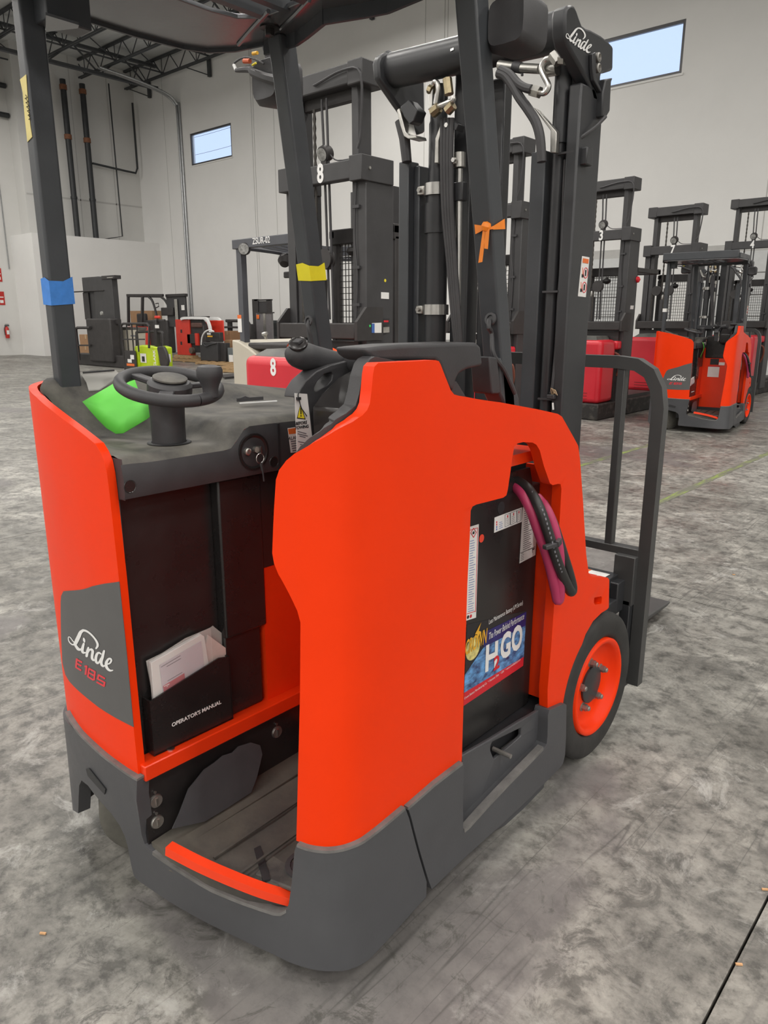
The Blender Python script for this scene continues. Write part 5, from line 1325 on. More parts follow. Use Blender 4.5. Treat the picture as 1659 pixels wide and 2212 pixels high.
    G().tube([(cx+h-0.12,ym+0.034,zB-0.1),(cx+h-0.14,ym+0.03,zB-0.5),(cx+h-0.11,ym+0.028,zB-0.8),(cx+h-0.13,ym+0.032,1.5)], 0.009, 6, smooth=4).build('cable', PLAST, t)
    for z in (zB-0.28, zB-0.75, 1.62): G().box(cx+h-0.16, cx+h-0.08, ym+0.018, ym+0.04, z-0.012, z+0.012).build('cable_clip', PLAST, t)
    chain_strip(cx-h+0.36, ym+0.08, zB-0.9, zT-0.25).build('lift_chain', CHAIN, t)
    # front plate with gussets
    G().box(cx-h+0.004, cx+h-0.03, ym-0.095, ym-0.02, 1.34, 1.47).build('bumper_beam', TRK2, t, bevel=0.01)
    for s in (-1, 1):
        xa = cx+s*(h+0.004)
        G().prism([(xa,ym-0.10,1.33),(xa,ym-0.10,1.48),(xa,ym+0.02,1.60),(xa,ym+0.22,1.60),(xa,ym+0.22,1.33)], (-s*0.03,0,0)).build('beam_gusset', TRK2, t)
    G().box(cx-h+0.08, cx+h-0.08, ym+0.0, ym+0.16, 0.25, 1.32).build('mast_foot', TRK2, t)
    # lift cylinder with pulleys
    for dx in (-0.22, 0.0):
        G().lathe([(0.04,-0.03),(0.085,-0.03),(0.085,-0.022),(0.07,-0.015),(0.07,0.015),(0.085,0.022),(0.085,0.03),(0.04,0.03)], (cx+dx, ym+0.05, 2.0), (0,1,0), 20).build('pulley', TRK2, t)
        chain_strip(cx+dx-0.07, ym+0.04, 1.48, 2.0).build('lift_chain', CHAIN, t)
    G().lathe([(0.055,1.45),(0.055,1.84),(0.03,1.85),(0.03,1.98)], (cx-0.11, ym+0.09, 0), n=16).build('lift_cylinder', TRK, t)
    G().lathe([(0.031,1.851),(0.0315,1.852),(0.0315,1.93),(0.031,1.931)], (cx-0.11, ym+0.09, 0), n=16).build('cylinder_rod', STEEL, t)
    # cabin beyond the mast: guard, mesh screen, deck
    yc = ym+0.48
    G().box(cx-h+0.12, cx+h-0.10, yc, yc+0.10, 2.17, 2.30).build('guard_beam', TRK2, t, bevel=0.008)
    G().box(cx-h+0.12, cx+h-0.10, yc+0.9, yc+1.0, 2.22, 2.30).build('guard_beam', TRK2, t, bevel=0.008)
    for s in (-1, 1):
        xa, xb = sorted((cx+s*(h-0.10), cx+s*(h-0.17)))
        G().box(xa, xb, yc, yc+1.0, 2.22, 2.29).build('guard_side', TRK2, t, bevel=0.008)
        G().box(xa, xb, yc+0.02, yc+0.10, 0.3, 2.2).build('cabin_post', TRK2, t, bevel=0.006)
    n = 15; g = G(); xa, xb = cx-h+0.2, cx+h-0.2
    for k in range(n+1):
        x = xa+(xb-xa)*k/n; g.box(x-0.003, x+0.003, yc+0.03, yc+0.036, 1.45, 2.18)
    for k in range(14):
        z = 1.47+k*0.053; g.box(xa, xb, yc+0.036, yc+0.042, z-0.003, z+0.003)
    ms = g.build('mesh_screen', TRK2, t, smooth=0); ms['kind'] = 'stuff'
    G().box(cx-h+0.12, cx+h-0.12, yc+0.1, yc+1.1, 0.16, 0.30).build('platform', TRK2, t)
    G().box(cx-h+0.14, cx+h-0.14, yc+0.02, yc+0.10, 1.20, 1.44).build('dash', TRK2, t, bevel=0.01)
    G().lathe([(0.0,-0.05),(0.045,-0.04),(0.07,-0.01),(0.06,0.02),(0.02,0.035),(0.015,0.06),(0,0.06)], (cx-0.06, yc-0.02, 2.10), n=16).build('strobe', TRK2, t)
    for dx in (-0.3, 0.3):
        G().box(cx+dx-0.06, cx+dx+0.06, yc+0.3, yc+1.35, 0.06, 0.10).build('fork', TRK, t)
    return t

def px_x(px, py, Y): return onY((px, py), Y).x
P8 = order_picker(-4.83, 4.64, onY((787,360), 4.64).z, onY((786,121), 4.64).z, '8', 'order picker marked eight, with orange straps thrown over its red cowl')
PA = order_picker(-5.44, 8.00, onY((1129,452), 8.0).z, onY((1134,293), 8.0).z, '', 'order picker standing in the row between the ones marked eight and three')
P3 = order_picker(-5.52, 11.20, onY((1364,504), 11.2).z, onY((1373,380), 11.2).z, '3', 'order picker marked three on its mast beam, next to the parked orange forklift')
P7 = order_picker(-5.38, 13.70, onY((1512,536), 13.7).z, onY((1520,438), 13.7).z, '7', 'order picker marked seven on its mast beam, behind the parked orange forklift')
P4 = order_picker(-4.92, 16.60, onY((1600,530), 16.6).z, onY((1600,430), 16.6).z, '4', 'order picker marked four on its mast beam, closest to the far wall')
G().lathe([(0.0,-0.03),(0.05,-0.03),(0.045,0.02),(0.0,0.05)], onX((1377,604), -5.52+0.485), (1,0,0), 14).build('red_lamp', REDINK, P3)
G().prism([onX(p, -5.52+0.4815) for p in [(1362,660),(1369,660),(1368,668),(1361,668)]], (0.001,0,0)).build('white_sticker', PAPER, P3)
# number and stickers on the nearest cowl
text_geo('8', 0.19, onY((590,795), 4.077), (1,0,0), (0,0,1), 0.0015, bold=0.006, xs=0.75).build('cowl_number', WHITE, P8, smooth=0)
y8 = 4.678
def q8(px, py): return onX((px, py), -4.348)
G().prism([q8(*p) for p in [(823,631),(840,632),(840,646),(823,645)]], (0.001,0,0)).build('white_sticker', PAPER, P8)
G().lathe([(0.013,0),(0.013,0.001),(0,0.001)], q8(832,606), (1,0,0), 16).build('yellow_dot', YELINK, P8)
XG = -4.325
def xg(name, pts, m, off=0.0): return G().prism([onX(p, XG+off) for p in pts], (0.001,0,0)).build(name, m, P8)
xg('data_plate', [(803,698),(824,697),(824,719),(803,719)], PAPER)
xg('plate_band', [(803,699),(809,699),(809,719),(803,719)], BLUEINK, 0.0012)
xg('warning_plate', [(828,689),(841,688),(841,701),(828,702)], INK)
xg('plate_band', [(829,692),(839,692),(839,696),(829,696)], REDINK, 0.0012)
xg('serial_plate', [(828,707),(841,706),(841,718),(828,719)], ZINC)
G().lathe([(0.010,0),(0.010,0.002),(0,0.002)], onX((799,704), XG), (1,0,0), 14).build('green_lamp', mat('green_lamp', (0.05,0.6,0.12), 0.3, var=0.05), P8)
# orange straps lying over the cowl
STRAP = mat('strap_orange', (0.95, 0.09, 0.012), 0.5, var=0.06, vscale=20)
def strap(label, pts, r=0.024):
    o = G().tube(pts, r, 6, smooth=5, flat=0.28).build('safety_strap', STRAP); return tag(o, label, 'strap', 'orange straps on the red cowl')
cxr = -4.83+0.43
strap('orange strap hanging down the cowl nearest the mast of truck 8', [(cxr-0.42,4.42,1.275),(cxr-0.25,4.45,1.29),(cxr-0.10,4.46,1.25),(cxr+0.015,4.47,1.19),(cxr+0.03,4.47,1.05),(cxr+0.03,4.47,0.92)])
strap('orange strap lying folded then hanging over the cowl further from the mast of truck 8', [(cxr-0.50,4.30,1.275),(cxr-0.42,4.28,1.33),(cxr-0.34,4.30,1.30),(cxr-0.22,4.30,1.275),(cxr-0.10,4.30,1.25),(cxr+0.015,4.29,1.19),(cxr+0.03,4.29,1.05),(cxr+0.03,4.29,0.9)])

# ---------------------------------------------------------------- reach truck ZSUR-02 beside it
zx0, zx1, zy = -7.06, -5.95, 5.40
zs = thing('reach_truck', 'reach truck with beige body and overhead guard lettered ZSUR-02', 'forklift', (-6.5, zy, 0))
ZG = onY((570,520), zy).z
GB = mat('guard_blue_grey', (0.075, 0.078, 0.09), 0.42, var=0.08)
G().box(zx0, zx1, zy, zy+0.07, ZG-0.055, ZG+0.045).build('guard_beam', GB, zs, bevel=0.008)
text_geo('ZSUR-02', 0.092, onY((564,520), zy-0.002), (1,0,0), (0,0,1), 0.0015, bold=0.0008, xs=0.85).build('guard_lettering', WHITE, zs, smooth=0)
for x in (zx0+0.04, zx1-0.09): G().box(x, x+0.085, zy+0.02, zy+0.10, 0.9, ZG-0.04).build('guard_post', GB, zs, bevel=0.006)
for k in range(5):
    G().tube([(zx0+0.25+0.15*k, zy+0.05, ZG), (zx0+0.35+0.15*k, zy+0.5, ZG-0.06), (zx0+0.45+0.13*k, zy+1.05, ZG-0.03)], 0.022, 4, smooth=3).build('guard_bar', GB, zs)
G().box(zx0+0.2, zx1, zy+1.0, zy+1.08, ZG-0.10, ZG).build('guard_rear_beam', GB, zs)
G().tube([(zx0+0.05, zy+0.05, ZG-0.03),(zx0+0.2,zy+0.4,ZG-0.06),(zx0+0.45,zy+0.85,ZG-0.12),(zx0+0.85,zy+1.05,ZG-0.14)], 0.03, 6, smooth=4).build('guard_side', GB, zs)
lm = onY((527,538), zy-0.02); l0 = G().lathe([(0.03,-0.08),(0.06,-0.05),(0.068,0.0),(0.06,0.01),(0,0.01)], lm, (0.5,-0.8,0), 18).build('work_lamp', TRK2, zs)
G().lathe([(0.0,0.016),(0.058,0.011),(0.058,0.008)], lm, (0.5,-0.8,0), 18).build('lens', LENS, l0)
f = onY((615,564), zy+0.5); G().lathe([(0.02,-0.08),(0.07,-0.05),(0.08,0.0),(0.05,0.05),(0,0.06)], f, (0.4,-0.5,-0.7), 16).build('fan_motor', TRK2, zs)
f = onY((628,592), zy+0.5); G().box(f.x-0.13, f.x+0.15, f.y, f.y+0.05, f.z-0.04, f.z+0.03).build('clip_mount', TRK2, zs, bevel=0.012)
G().box(f.x-0.03, f.x+0.08, f.y, f.y+0.06, f.z+0.03, f.z+0.11).build('clip_body', TRK2, zs, bevel=0.01)
bp = [onY(p, zy-0.05) for p in [(507,734),(522,737),(540,748),(560,770)]]
zb = bp[0].z
G().prism([(zx0-0.02,zy-0.05,0.25),(zx0-0.02,zy-0.05,zb),(zx0+0.10,zy-0.05,zb-0.02),(zx0+0.28,zy-0.05,zb-0.09),(zx0+0.5,zy-0.05,zb-0.2),(zx1,zy-0.05,zb-0.25),(zx1,zy-0.05,0.25)], (0,1.2,0)).build('body', BEIGE, zs, bevel=0.015, seg=3)
G().box(zx0+0.2, zx1-0.02, zy+0.0, zy+1.1, zb-0.1, zb-0.03).build('console', TRK2, zs, bevel=0.02)
G().box(zx0-0.02, zx1+0.02, zy-0.06, zy+1.6, 0.0, 0.25).build('base', WORN, zs, bevel=0.01)
w = onY((518,698), zy+0.018); G().box(w.x-0.035, w.x+0.035, w.y-0.002, w.y, w.z-0.10, w.z+0.09).build('post_sticker', PAPER, zs); G().box(w.x-0.035, w.x+0.035, w.y-0.003, w.y-0.002, w.z+0.05, w.z+0.09).build('sticker_band', ORINK, zs)
for px, m, r in (((572,722), ZINC, 0.04), ((610,715), TRK2, 0.05)):
    c = onY(px, zy+0.45); G().lathe([(r*0.5,-r*1.6),(r*0.5,-r*0.6),(r,0),(r*0.9,r*0.5),(0,r*0.8)], c, (0,-0.3,1), 14).build('control_knob', m, zs)
c = onY((613,706), zy+0.40); G().lathe([(0.03,0),(0.028,0.02),(0,0.03)], c, (0,-0.3,1), 12).build('red_button', REDINK, zs)
G().box(zx0+0.3, zx0+0.34, zy+1.6, zy+1.75, 0.1, 3.0).build('mast_rail', TRK, zs); G().box(zx1-0.2, zx1-0.12, zy+1.6, zy+1.75, 0.1, 3.0).build('mast_rail', TRK, zs)

# ---------------------------------------------------------------- second stand-up forklift (same make), turned a little
SK = ('tape_wrap', 'tape_strip', 'tape_writing')
def dup_skip(root, loc, rz, label):
    r = root.copy(); COL.objects.link(r); r.location = loc; r.rotation_euler = (0,0,rz); r['label'] = label
    for ch in list(root.children):
        c = ch.copy(); COL.objects.link(c); c.parent = r
        for g2 in list(ch.children):
            if g2.name.split('.')[0] in SK: continue
            d = g2.copy(); COL.objects.link(d); d.parent = c
    return r
L2, A2 = Vector((-3.74, 11.05, 0)), R(5)
tw = dup_skip(truck, L2, A2, 'smaller-looking orange stand-up forklift parked beside the row of red order pickers')
def carry(o, label):
    M = Matrix.Rotation(A2, 3, 'Z'); c = dup(o, L2 + M @ (Vector(ROOTS[o.name]) - TR0), A2, label); return c
carry(bt, 'black battery inside the orange forklift parked by the red order pickers')
carry(wt, 'white warning tag hanging in the forklift parked by the red order pickers')
carry(mn, 'manual in the pocket of the forklift parked by the red order pickers')
M2 = Matrix.Rotation(A2, 4, 'Z')
def on_twin(g): 
    g.v = [p - TR0 for p in g.v]; return g
def twin_part(g, name, m, **k):
    o = on_twin(g).build(name, m, None, **k); o.parent = tw; return o
twin_part(G().box(-1.40, -1.25, 1.352, 1.358, 0.72, 0.86), 'wall_sticker', PAPER)
twin_part(G().box(-1.40, -1.25, 1.350, 1.357, 0.865, 0.875), 'sticker_rule', REDINK)
twin_part(G().box(-1.38, -1.27, 1.352, 1.358, 0.89, 0.97), 'wall_plate', INK)
twin_part(G().box(-1.265, -1.19, 1.352, 1.358, 0.885, 0.925), 'wall_sticker', PAPER)
lab(twin_part(G().box(-1.961, -1.915, .893, .957, 1.60, 1.645), 'post_tape', PAPER), 'band of white tape round the post')
g = G().grid([[Vector((-1.43+0.02*math.sin(k*0.7), 1.02+0.03*s2+0.01*k, 1.20-0.030*k)) - TR0 for s2 in (0, 1)] for k in range(8)])
o = g.build('green_strip', GREEN, None, smooth=40, solid=0.001); o.location = L2; o.rotation_euler = (0,0,A2)
tag(o, 'curled green paper strip hanging from the console of the forklift by the red order pickers', 'paper')

# ---------------------------------------------------------------- far group by the left wall
DEEP = 0.4
def pbox(x0, y0, x1, y1, Y, dy, z0=None):
    a = onY((x0, y1), Y); b2 = onY((x1, y0), Y)
    return G().box(min(a.x,b2.x), max(a.x,b2.x), Y, Y+max(0.004,dy*DEEP), min(a.z,b2.z) if z0 is None else z0, max(a.z,b2.z))
def pbar(p0, p1, Y, w, dY=0.0, h=None): return G().bar(onY(p0, Y), onY(p1, Y+dY), w, h or w, (0,1,0))
def pprism(pts, Y, dy): return G().prism([onY(p, Y) for p in pts], (0,dy*DEEP,0))
# black order picker with beige power unit
Y1 = 12.6
t = thing('order_picker', 'black order picker with beige power unit and raised forks against the white box room', 'forklift', (onY((215,783), Y1).x, Y1, 0))
pbox(194,597,212,780,Y1+0.05,0.3).build('mast_rail', TRK, t, bevel=0.01)
pbox(217,596,240,782,Y1-0.05,0.5).build('mast_rail', TRK, t, bevel=0.01)
pbox(219,594,246,604,Y1-0.08,0.6).build('mast_cap', TRK2, t, bevel=0.01)
w = pbox(231,598,243,601,Y1-0.085,0.005).build('cap_plate', ZINC, t)
pbox(142,626,222,632,Y1-0.1,0.5).build('overhead_guard', TRK2, t, bevel=0.01)
pbox(184,632,190,690,Y1,0.06).build('cabin_post', TRK2, t)
pbox(194,688,236,780,Y1-0.3,0.8).build('cabin_body', TRK2, t, bevel=0.05, seg=3)
pbox(230,690,254,700,Y1-0.1,0.3).build('mast_bracket', TRK2, t)
pprism([(246,763),(247,740),(252,722),(258,712),(298,712),(298,764)], Y1+0.3, 0.7).build('power_unit', BEIGE, t, bevel=0.03, seg=3)
pbox(248,736,256,739,Y1+0.295,0.01).build('lifting_slot', INK, t)
pbox(282,724,296,727,Y1+0.295,0.01).build('brand_print', GREYINK, t)
pbox(258,707,300,712,Y1+0.3,0.7).build('power_lid', LID, t)
pbox(162,771,300,784,Y1-0.2,0.9,0.0).build('base', TRK2, t, bevel=0.03)
G().tube([onY(p, Y1-0.35) for p in [(172,778),(165,720),(164,710),(168,708),(195,708)]], 0.05, 6).build('gate_rail', TRK2, t)
pbar((170,746), (195,746), Y1-0.35, 0.05).build('gate_bar', TRK2, t)
for k in range(3): pbox(192+k*12,640,196+k*12,684,Y1+0.2,0.02).build('mesh_panel', mat('mesh_grey', (0.30,0.30,0.30), 0.6, var=0.1), t) if k != 1 else None
l = onY((221,677), Y1-0.32); G().lathe([(0,-0.05),(0.07,0.0),(0.06,0.05),(0,0.08)], l, (0,-1,0), 12).build('cabin_lamp', LENS, t)
# cardboard boxes
def carton(label, px, Y, dy, z0=None):
    t = thing('cardboard_box', label, 'box', onY(((px[0]+px[2])/2, px[3]), Y))
    pbox(*px, Y, dy, z0).build('carton', CARD, t, bevel=0.008)
    xm = (px[0]+px[2])/2; pbox(xm-0.5, px[1], xm+0.5, px[1]+(px[3]-px[1])*0.4, Y-0.004, 0.004).build('box_tape', mat('box_tape', (0.45,0.33,0.20), 0.4, var=0.05), t)
carton('brown cardboard box standing behind the gate of the black order picker', (173,746.5,196,769), Y1+1.1, 1.5, 0.0)
carton('brown cardboard box stacked on the carton behind the black order picker', (173,723,196,745), Y1+1.1, 1.5)
# sit-down forklift with roll-cage guard
Y2 = 17.0
t = thing('sit_down_forklift', 'red and black sit-down forklift with square guard frame behind the lime pallet truck', 'forklift', (onY((330,770), Y2).x, Y2, 0))
for a, b2 in (((277,639),(278,704)), ((308,639),(307,704))): pbar(a, b2, Y2, 0.10).build('guard_post', TRK2, t, bevel=0.01)
pbar((275,638), (352,638), Y2, 0.10).build('guard_beam', TRK2, t, bevel=0.01)
pbar((280,640), (348,641), Y2+0.9, 0.08).build('guard_beam', TRK2, t, bevel=0.01)
G().tube([onY(p, Y2) for p in [(318,639),(328,648),(335,668),(340,690)]], 0.05, 6, smooth=3).build('front_post', TRK2, t)
G().tube([onY(p, Y2+0.9) for p in [(346,640),(356,648),(364,662)]], 0.05, 6, smooth=3).build('front_post', TRK2, t)
pbox(276,706,318,755,Y2,1.0).build('counterweight', TRED, t, bevel=0.08, seg=3)
pbox(315,692,360,760,Y2+0.1,0.9).build('front_cowl', TRK2, t, bevel=0.06, seg=3)
pbox(296,677,312,706,Y2+0.3,0.4).build('seat', TRK2, t, bevel=0.06, seg=3)
pbox(363,636,398,706,Y2+0.2,0.25).build('mast', TRK, t, bevel=0.01)
pbox(357,634,398,642,Y2+0.15,0.4).build('mast_cap', TRK2, t, bevel=0.02)
pbox(379,646,382,690,Y2+0.15,0.04).build('mast_rod', ZINC, t)
pbox(392,659,398,670,Y2+0.18,0.015).build('mast_sticker', PAPER, t)
pbox(348,664,372,682,Y2+0.1,0.3).build('tilt_cover', TRK2, t, bevel=0.03)
G().tube([onY(p, Y2+0.3) for p in [(337,665),(343,662),(342,655),(336,656)]], 0.02, 6).build('mirror_arm', TRK2, t)
for x in (290, 345): G().lathe([(0.1,-0.1),(0.28,-0.1),(0.30,-0.06),(0.30,0.06),(0.28,0.1),(0.1,0.1)], (onY((x,770), Y2+0.1).x, Y2+0.1, 0.30), (0,1,0), 24).build('tyre', RUBBER, t, smooth=50)
carton('wide brown cardboard box behind the sit-down forklift', (283,671,328,699), Y2+0.9, 1.2, 0.0)
# lime pallet truck
Y3 = 11.3
t = thing('pallet_truck', 'lime green ride-on pallet truck with black backrest frame lettered CLARK', 'forklift', (onY((332,804), Y3).x, Y3, 0))
pprism([(293,798),(292,748),(305,745),(340,750),(342,797)], Y3, 0.55).build('body', LIME, t, bevel=0.04, seg=3)
pprism([(290,803),(290,748),(296,747),(300,803)], Y3-0.05, 0.6).build('body_side', LIME, t, bevel=0.03)
pprism([(340,797),(342,752),(350,747),(360,750),(362,795)], Y3+0.05, 0.45).build('body_front', LIME, t, bevel=0.04, seg=3)
pprism([(345,790),(342,770),(338,752),(340,748),(352,748),(358,760),(362,780),(361,790),(356,793)], Y3-0.06, 0.2).build('tiller_cover', TRK2, t, bevel=0.03, seg=3)
pbox(302,797,364,806,Y3+0.02,0.5,0.0).build('base', TRK2, t)
pbox(304,764,315,783,Y3-0.012,0.01).build('side_sticker', PAPER, t); pbox(307,770,312,781,Y3-0.016,0.004).build('sticker_figure', INK, t)
pbox(364,765,368,782,Y3+0.03,0.01).build('side_sticker', PAPER, t)
c = onY((334,775), Y3-0.004); text_geo('CLARK', 0.15, c, (0,0,1), (-1,0,0), 0.002, bold=0.004).build('lettering', WHITE, t, smooth=0)
pbar((340,748), (338,690), Y3+0.1, 0.13).build('tiller', TRK2, t, bevel=0.02)
pbox(333,682,343,688,Y3+0.05,0.15).build('tiller_head', TRED, t, bevel=0.02)
pbar((322,694), (356,692), Y3+0.12, 0.06).build('tiller_grip', TRK2, t, bevel=0.01)
pbox(335,702,343,709,Y3+0.02,0.01).build('tiller_label', PAPER, t)
G().tube([onY(p, Y3+0.1) for p in [(296,748),(295,722),(300,717),(345,717),(352,724),(353,748)]], 0.04, 6, smooth=3).build('operator_rail', TRK2, t)
G().tube([onY(p, Y3-0.1) for p in [(271,800),(262,704),(264,700),(268,699),(318,699),(322,704),(322,752)]], 0.035, 6).build('load_backrest', TRK2, t)
for x in (275, 286, 297): pbar((x-2,700), (x+3,760), Y3-0.1, 0.03).build('backrest_bar', TRK2, t)
pbar((266,733), (312,733), Y3-0.1, 0.035).build('backrest_rail', TRK2, t)
pbox(272,758,292,802,Y3-0.12,0.05).build('battery_cover', TRK2, t)
pbox(282,767,289,776,Y3-0.13,0.008).build('cover_sticker', PAPER, t)
pbox(276,776,284,783,Y3-0.13,0.008).build('cover_sticker', PAPER, t)
pbox(274,786,290,790,Y3-0.13,0.008).build('cover_print', ORINK, t)
pbox(275,799,302,803,Y3-0.6,0.6).build('fork', TRED, t)
# pallets
def pallet(label, x0, x1, yb, Y, d=1.0):
    a = onY((x0, yb), Y); b2 = onY((x1, yb), Y); t = thing('wooden_pallet', label, 'pallet', ((a.x+b2.x)/2, Y, 0), 'wooden pallets by the far wall')
    for k in range(3):
        y = Y + (d-0.1)*k/2; G().box(a.x, b2.x, y, y+0.09, 0.02, 0.115).build('stringer', WOOD, t)
    n = 6
    for k in range(n):
        x = a.x + (b2.x-a.x-0.12)*k/(n-1); G().box(x, x+0.12, Y-0.01, Y+d, 0.115, 0.135).build('deck_board', WOOD, t)
    for k in range(3):
        x = a.x + (b2.x-a.x-0.12)*k/2; G().box(x, x+0.12, Y-0.01, Y+d, 0.0, 0.02).build('bottom_board', WOOD, t)
    return t
pallet('wooden pallet under the overturned red chassis', 366, 430, 786, 15.7)
pallet('wooden pallet under the black battery box', 422, 512, 788, 15.2)
pallet('empty wooden pallet standing alone on the floor by the beige truck', 447, 513, 801, 13.3)
# overturned red chassis
Y4 = 15.75
t = thing('truck_chassis', 'red pallet truck chassis lying on its side with white wrapped edges', 'forklift', (onY((430,762), Y4).x, Y4, 0.135))
pbox(383,690,408,760,Y4,0.5,0.25).build('chassis_plate', TRED, t, bevel=0.01)
for y in (712, 738): pbox(390,y,393,y+7,Y4-0.004,0.006).build('plate_slot', INK, t)
pprism([(405,762),(405,690),(430,690),(437,700),(442,720),(448,762)], Y4+0.05, 0.5).build('inner_frame', TRK2, t, bevel=0.02)
pbox(412,697,434,708,Y4+0.0,0.2).build('drive_motor', mat('motor_brown', (0.10,0.05,0.04), 0.5, var=0.2), t, bevel=0.04)
pbox(405,722,424,742,Y4+0.0,0.2).build('controller', TRK2, t, bevel=0.01)
pbox(422,720,427,746,Y4-0.01,0.2).build('red_bracket', TRED, t)
G().tube([onY(p, Y4-0.02) for p in [(392,690),(400,687),(440,687),(448,692),(453,705),(455,718)]], 0.06, 4, smooth=3).build('white_edge', WHITE, t)
G().tube([onY(p, Y4+0.5) for p in [(445,688),(468,688),(476,694),(480,715),(481,735)]], 0.06, 4, smooth=3).build('white_edge', WHITE, t)
pbox(446,692,482,735,Y4+0.45,0.1).build('cover', TRED, t, bevel=0.05)
pbox(405,683,445,686,Y4+0.1,0.4).build('top_plate', TRK2, t)
c = onY((415,757), Y4); G().lathe([(0.0,-0.08),(0.11,-0.06),(0.11,0.06),(0,0.08)], c, (0,1,0), 14).build('load_wheel', mat('dirty_wheel', (0.12,0.09,0.07), 0.6, var=0.3), t)
pbox(376,768,416,776,Y4-0.0,0.6,0.136).build('timber', WOOD, t)
# black battery box
Y5 = 15.3
t = thing('battery_box', 'black battery box with cables on a wooden pallet', 'battery', (onY((470,785), Y5).x, Y5, 0.135))
pbox(434,740,469,784,Y5,0.6,0.136).build('box', TRK, t, bevel=0.01)
pbox(466,741,486,779,Y5+0.1,0.5,0.136).build('box_side', TRK2, t, bevel=0.01)
pbox(444,718,474,738,Y5+0.1,0.4).build('charger', TRK2, t, bevel=0.02)
pbox(448,725,459,728,Y5+0.095,0.005).build('charger_print', GOLDINK, t)
pbox(447,719,455,723,Y5+0.09,0.01).build('charger_label', PAPER, t)
G().tube([onY(p, Y5) for p in [(435,745),(436,730),(442,718),(452,713),(462,716)]], 0.025, 6, smooth=4).build('white_cable', WHITE, t)
G().tube([onY(p, Y5-0.02) for p in [(438,741),(445,748),(455,744),(468,741)]], 0.02, 6, smooth=4).build('cable', PLAST, t)
t = thing('battery_box', 'low grey battery box with a white label between the black box and the beige truck', 'battery', (onY((500,783), Y5).x, Y5, 0.135))
pbox(493,752,507,784,Y5+0.1,0.5,0.136).build('box', GREYB, t, bevel=0.01); pbox(495,767,503,782,Y5+0.09,0.01).build('label_plate', PAPER, t)
carton('cardboard box with red stripe behind the black battery box', (487,735,507,752), Y5+0.9, 1.5, 0.0)
carton('open cardboard box standing behind the cardboard box with the red stripe', (484,715,497,735), Y5+1.6, 1.2, 0.0)
# walkie trucks further back
Y6 = 17.4
t = thing('walkie_truck', 'low black walkie truck with round handle near the far wall', 'forklift', (onY((512,735), Y6).x, Y6, 0))
pbox(484,705,516,709,Y6,0.3).build('handle_bar', TRK2, t, bevel=0.02); pbox(493,691,498,740,Y6+0.1,0.2).build('tiller', TRK2, t)
G().tube([onY(p, Y6) for p in [(489,693),(503,693),(530,694),(538,700),(541,712),(541,728)]], 0.06, 6, smooth=3).build('guard_loop', TRK2, t)
pbox(489,690,499,697,Y6-0.05,0.1).build('tiller_head', TRK2, t, bevel=0.03)
pbox(520,700,541,764,Y6+0.1,0.5,0.0).build('body', TRK2, t, bevel=0.04); pbox(496,740,530,764,Y6+0.1,0.5,0.0).build('base', TRK2, t, bevel=0.02)
pbox(526,726,536,732,Y6-0.02,0.1).build('red_grip', REDINK, t)
Y7 = 18.2
t = thing('walkie_stacker', 'tall black walkie stacker with orange lamp and grey side panels by the far wall', 'forklift', (onY((568,762), Y7).x, Y7, 0))
pbox(549,646,556,762,Y7,0.15).build('mast_rail', TRK2, t, bevel=0.01); pbox(579,647,585,762,Y7,0.15).build('mast_rail', TRK2, t, bevel=0.01)
pbox(549,646,585,650,Y7,0.2).build('mast_cap', TRK2, t); pbox(555,650,580,676,Y7+0.05,0.1).build('mast_plate', TRK, t)
pbox(555,676,586,733,Y7-0.05,0.2).build('screen_panel', mat('smoke_panel', (0.16,0.15,0.155), 0.3, var=0.1), t)
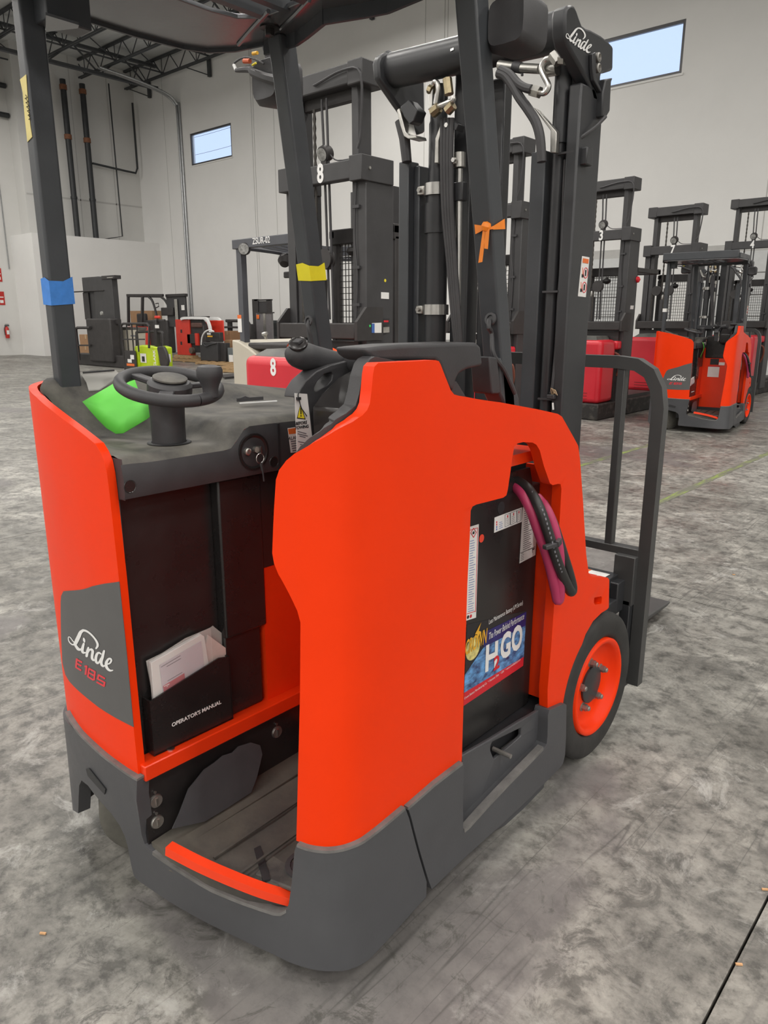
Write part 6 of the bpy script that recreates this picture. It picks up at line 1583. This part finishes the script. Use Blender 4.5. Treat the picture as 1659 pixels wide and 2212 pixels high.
pbox(570,676,573,730,Y7-0.06,0.01).build('chrome_bar', ZINC, t); pbox(555,674,591,677,Y7-0.08,0.1).build('cross_bar', TRK2, t)
pbox(554,680,559,689,Y7-0.09,0.05).build('orange_lamp', AMBER, t, bevel=0.01); pbox(549,733,582,764,Y7-0.1,0.4,0.0).build('power_unit', TRK2, t, bevel=0.03)
t = thing('steel_cabinet', 'grey steel cabinet with dark panels behind the red order picker cowl', 'cabinet', (onY((606,764), Y7).x, Y7+0.6, 0))
pbox(590,692,625,766,Y7+0.6,0.7,0.0).build('body', GREYB, t, bevel=0.01)
for k in range(3): pbox(591+k*11,698,599+k*11,726,Y7+0.59,0.01).build('panel', mat('cabinet_panel', (0.06,0.065,0.07), 0.4, var=0.1), t)
o = tag(G().prism([onZ(p, 0.004) for p in [(478,813),(512,811),(514,816),(486,819)]], (0,0,0.05)).build('fork_blade', TRK2), 'black fork blade lying on the floor near the beige truck', 'fork')

# ---------------------------------------------------------------- floor lines and litter
LINE = mat('worn_lime_line', (0.26, 0.34, 0.07), 0.6, col2=(0.15,0.15,0.12), vscale=3, thr=(0.47, 0.66), stretch=(8,1,1))
for x, ya, yb2, lb in ((-2.30, 6.0, 9.4, 'worn lime line on the floor beside the fork tips'), (-3.57, 7.1, 9.3, 'worn lime line on the floor next to the order picker numbered 3')):
    tag(G().box(x-0.035, x+0.035, ya, yb2, -0.001, 0.002).build('floor_line', LINE, smooth=0), lb, 'floor line')
tag(G().box(-17.6, -16.6, 11.2, 11.28, -0.001, 0.002).build('floor_line', LINE, smooth=0), 'short lime line on the floor in front of the lime pallet truck', 'floor line')
CHIP = mat('wood_chip', (0.62, 0.36, 0.18), 0.8, var=0.2, vscale=40)
for (p, lb) in (((93,2018), 'small orange wood chip lying on the bare floor behind the forklift'), ((1596,2085), 'yellow chip lying in the floor joint'), ((1585,1242), 'thin wood splinter on the floor beyond the fork tips'), ((1652,1923), 'pale crumb beside the floor joint')):
    c = onZ(p, 0); tag(G().cbox(c + Vector((0,0,0.003)), (0.016,0.005,0.004), Matrix.Rotation(R(35),3,'Z')).build('wood_chip', CHIP), lb, 'litter')
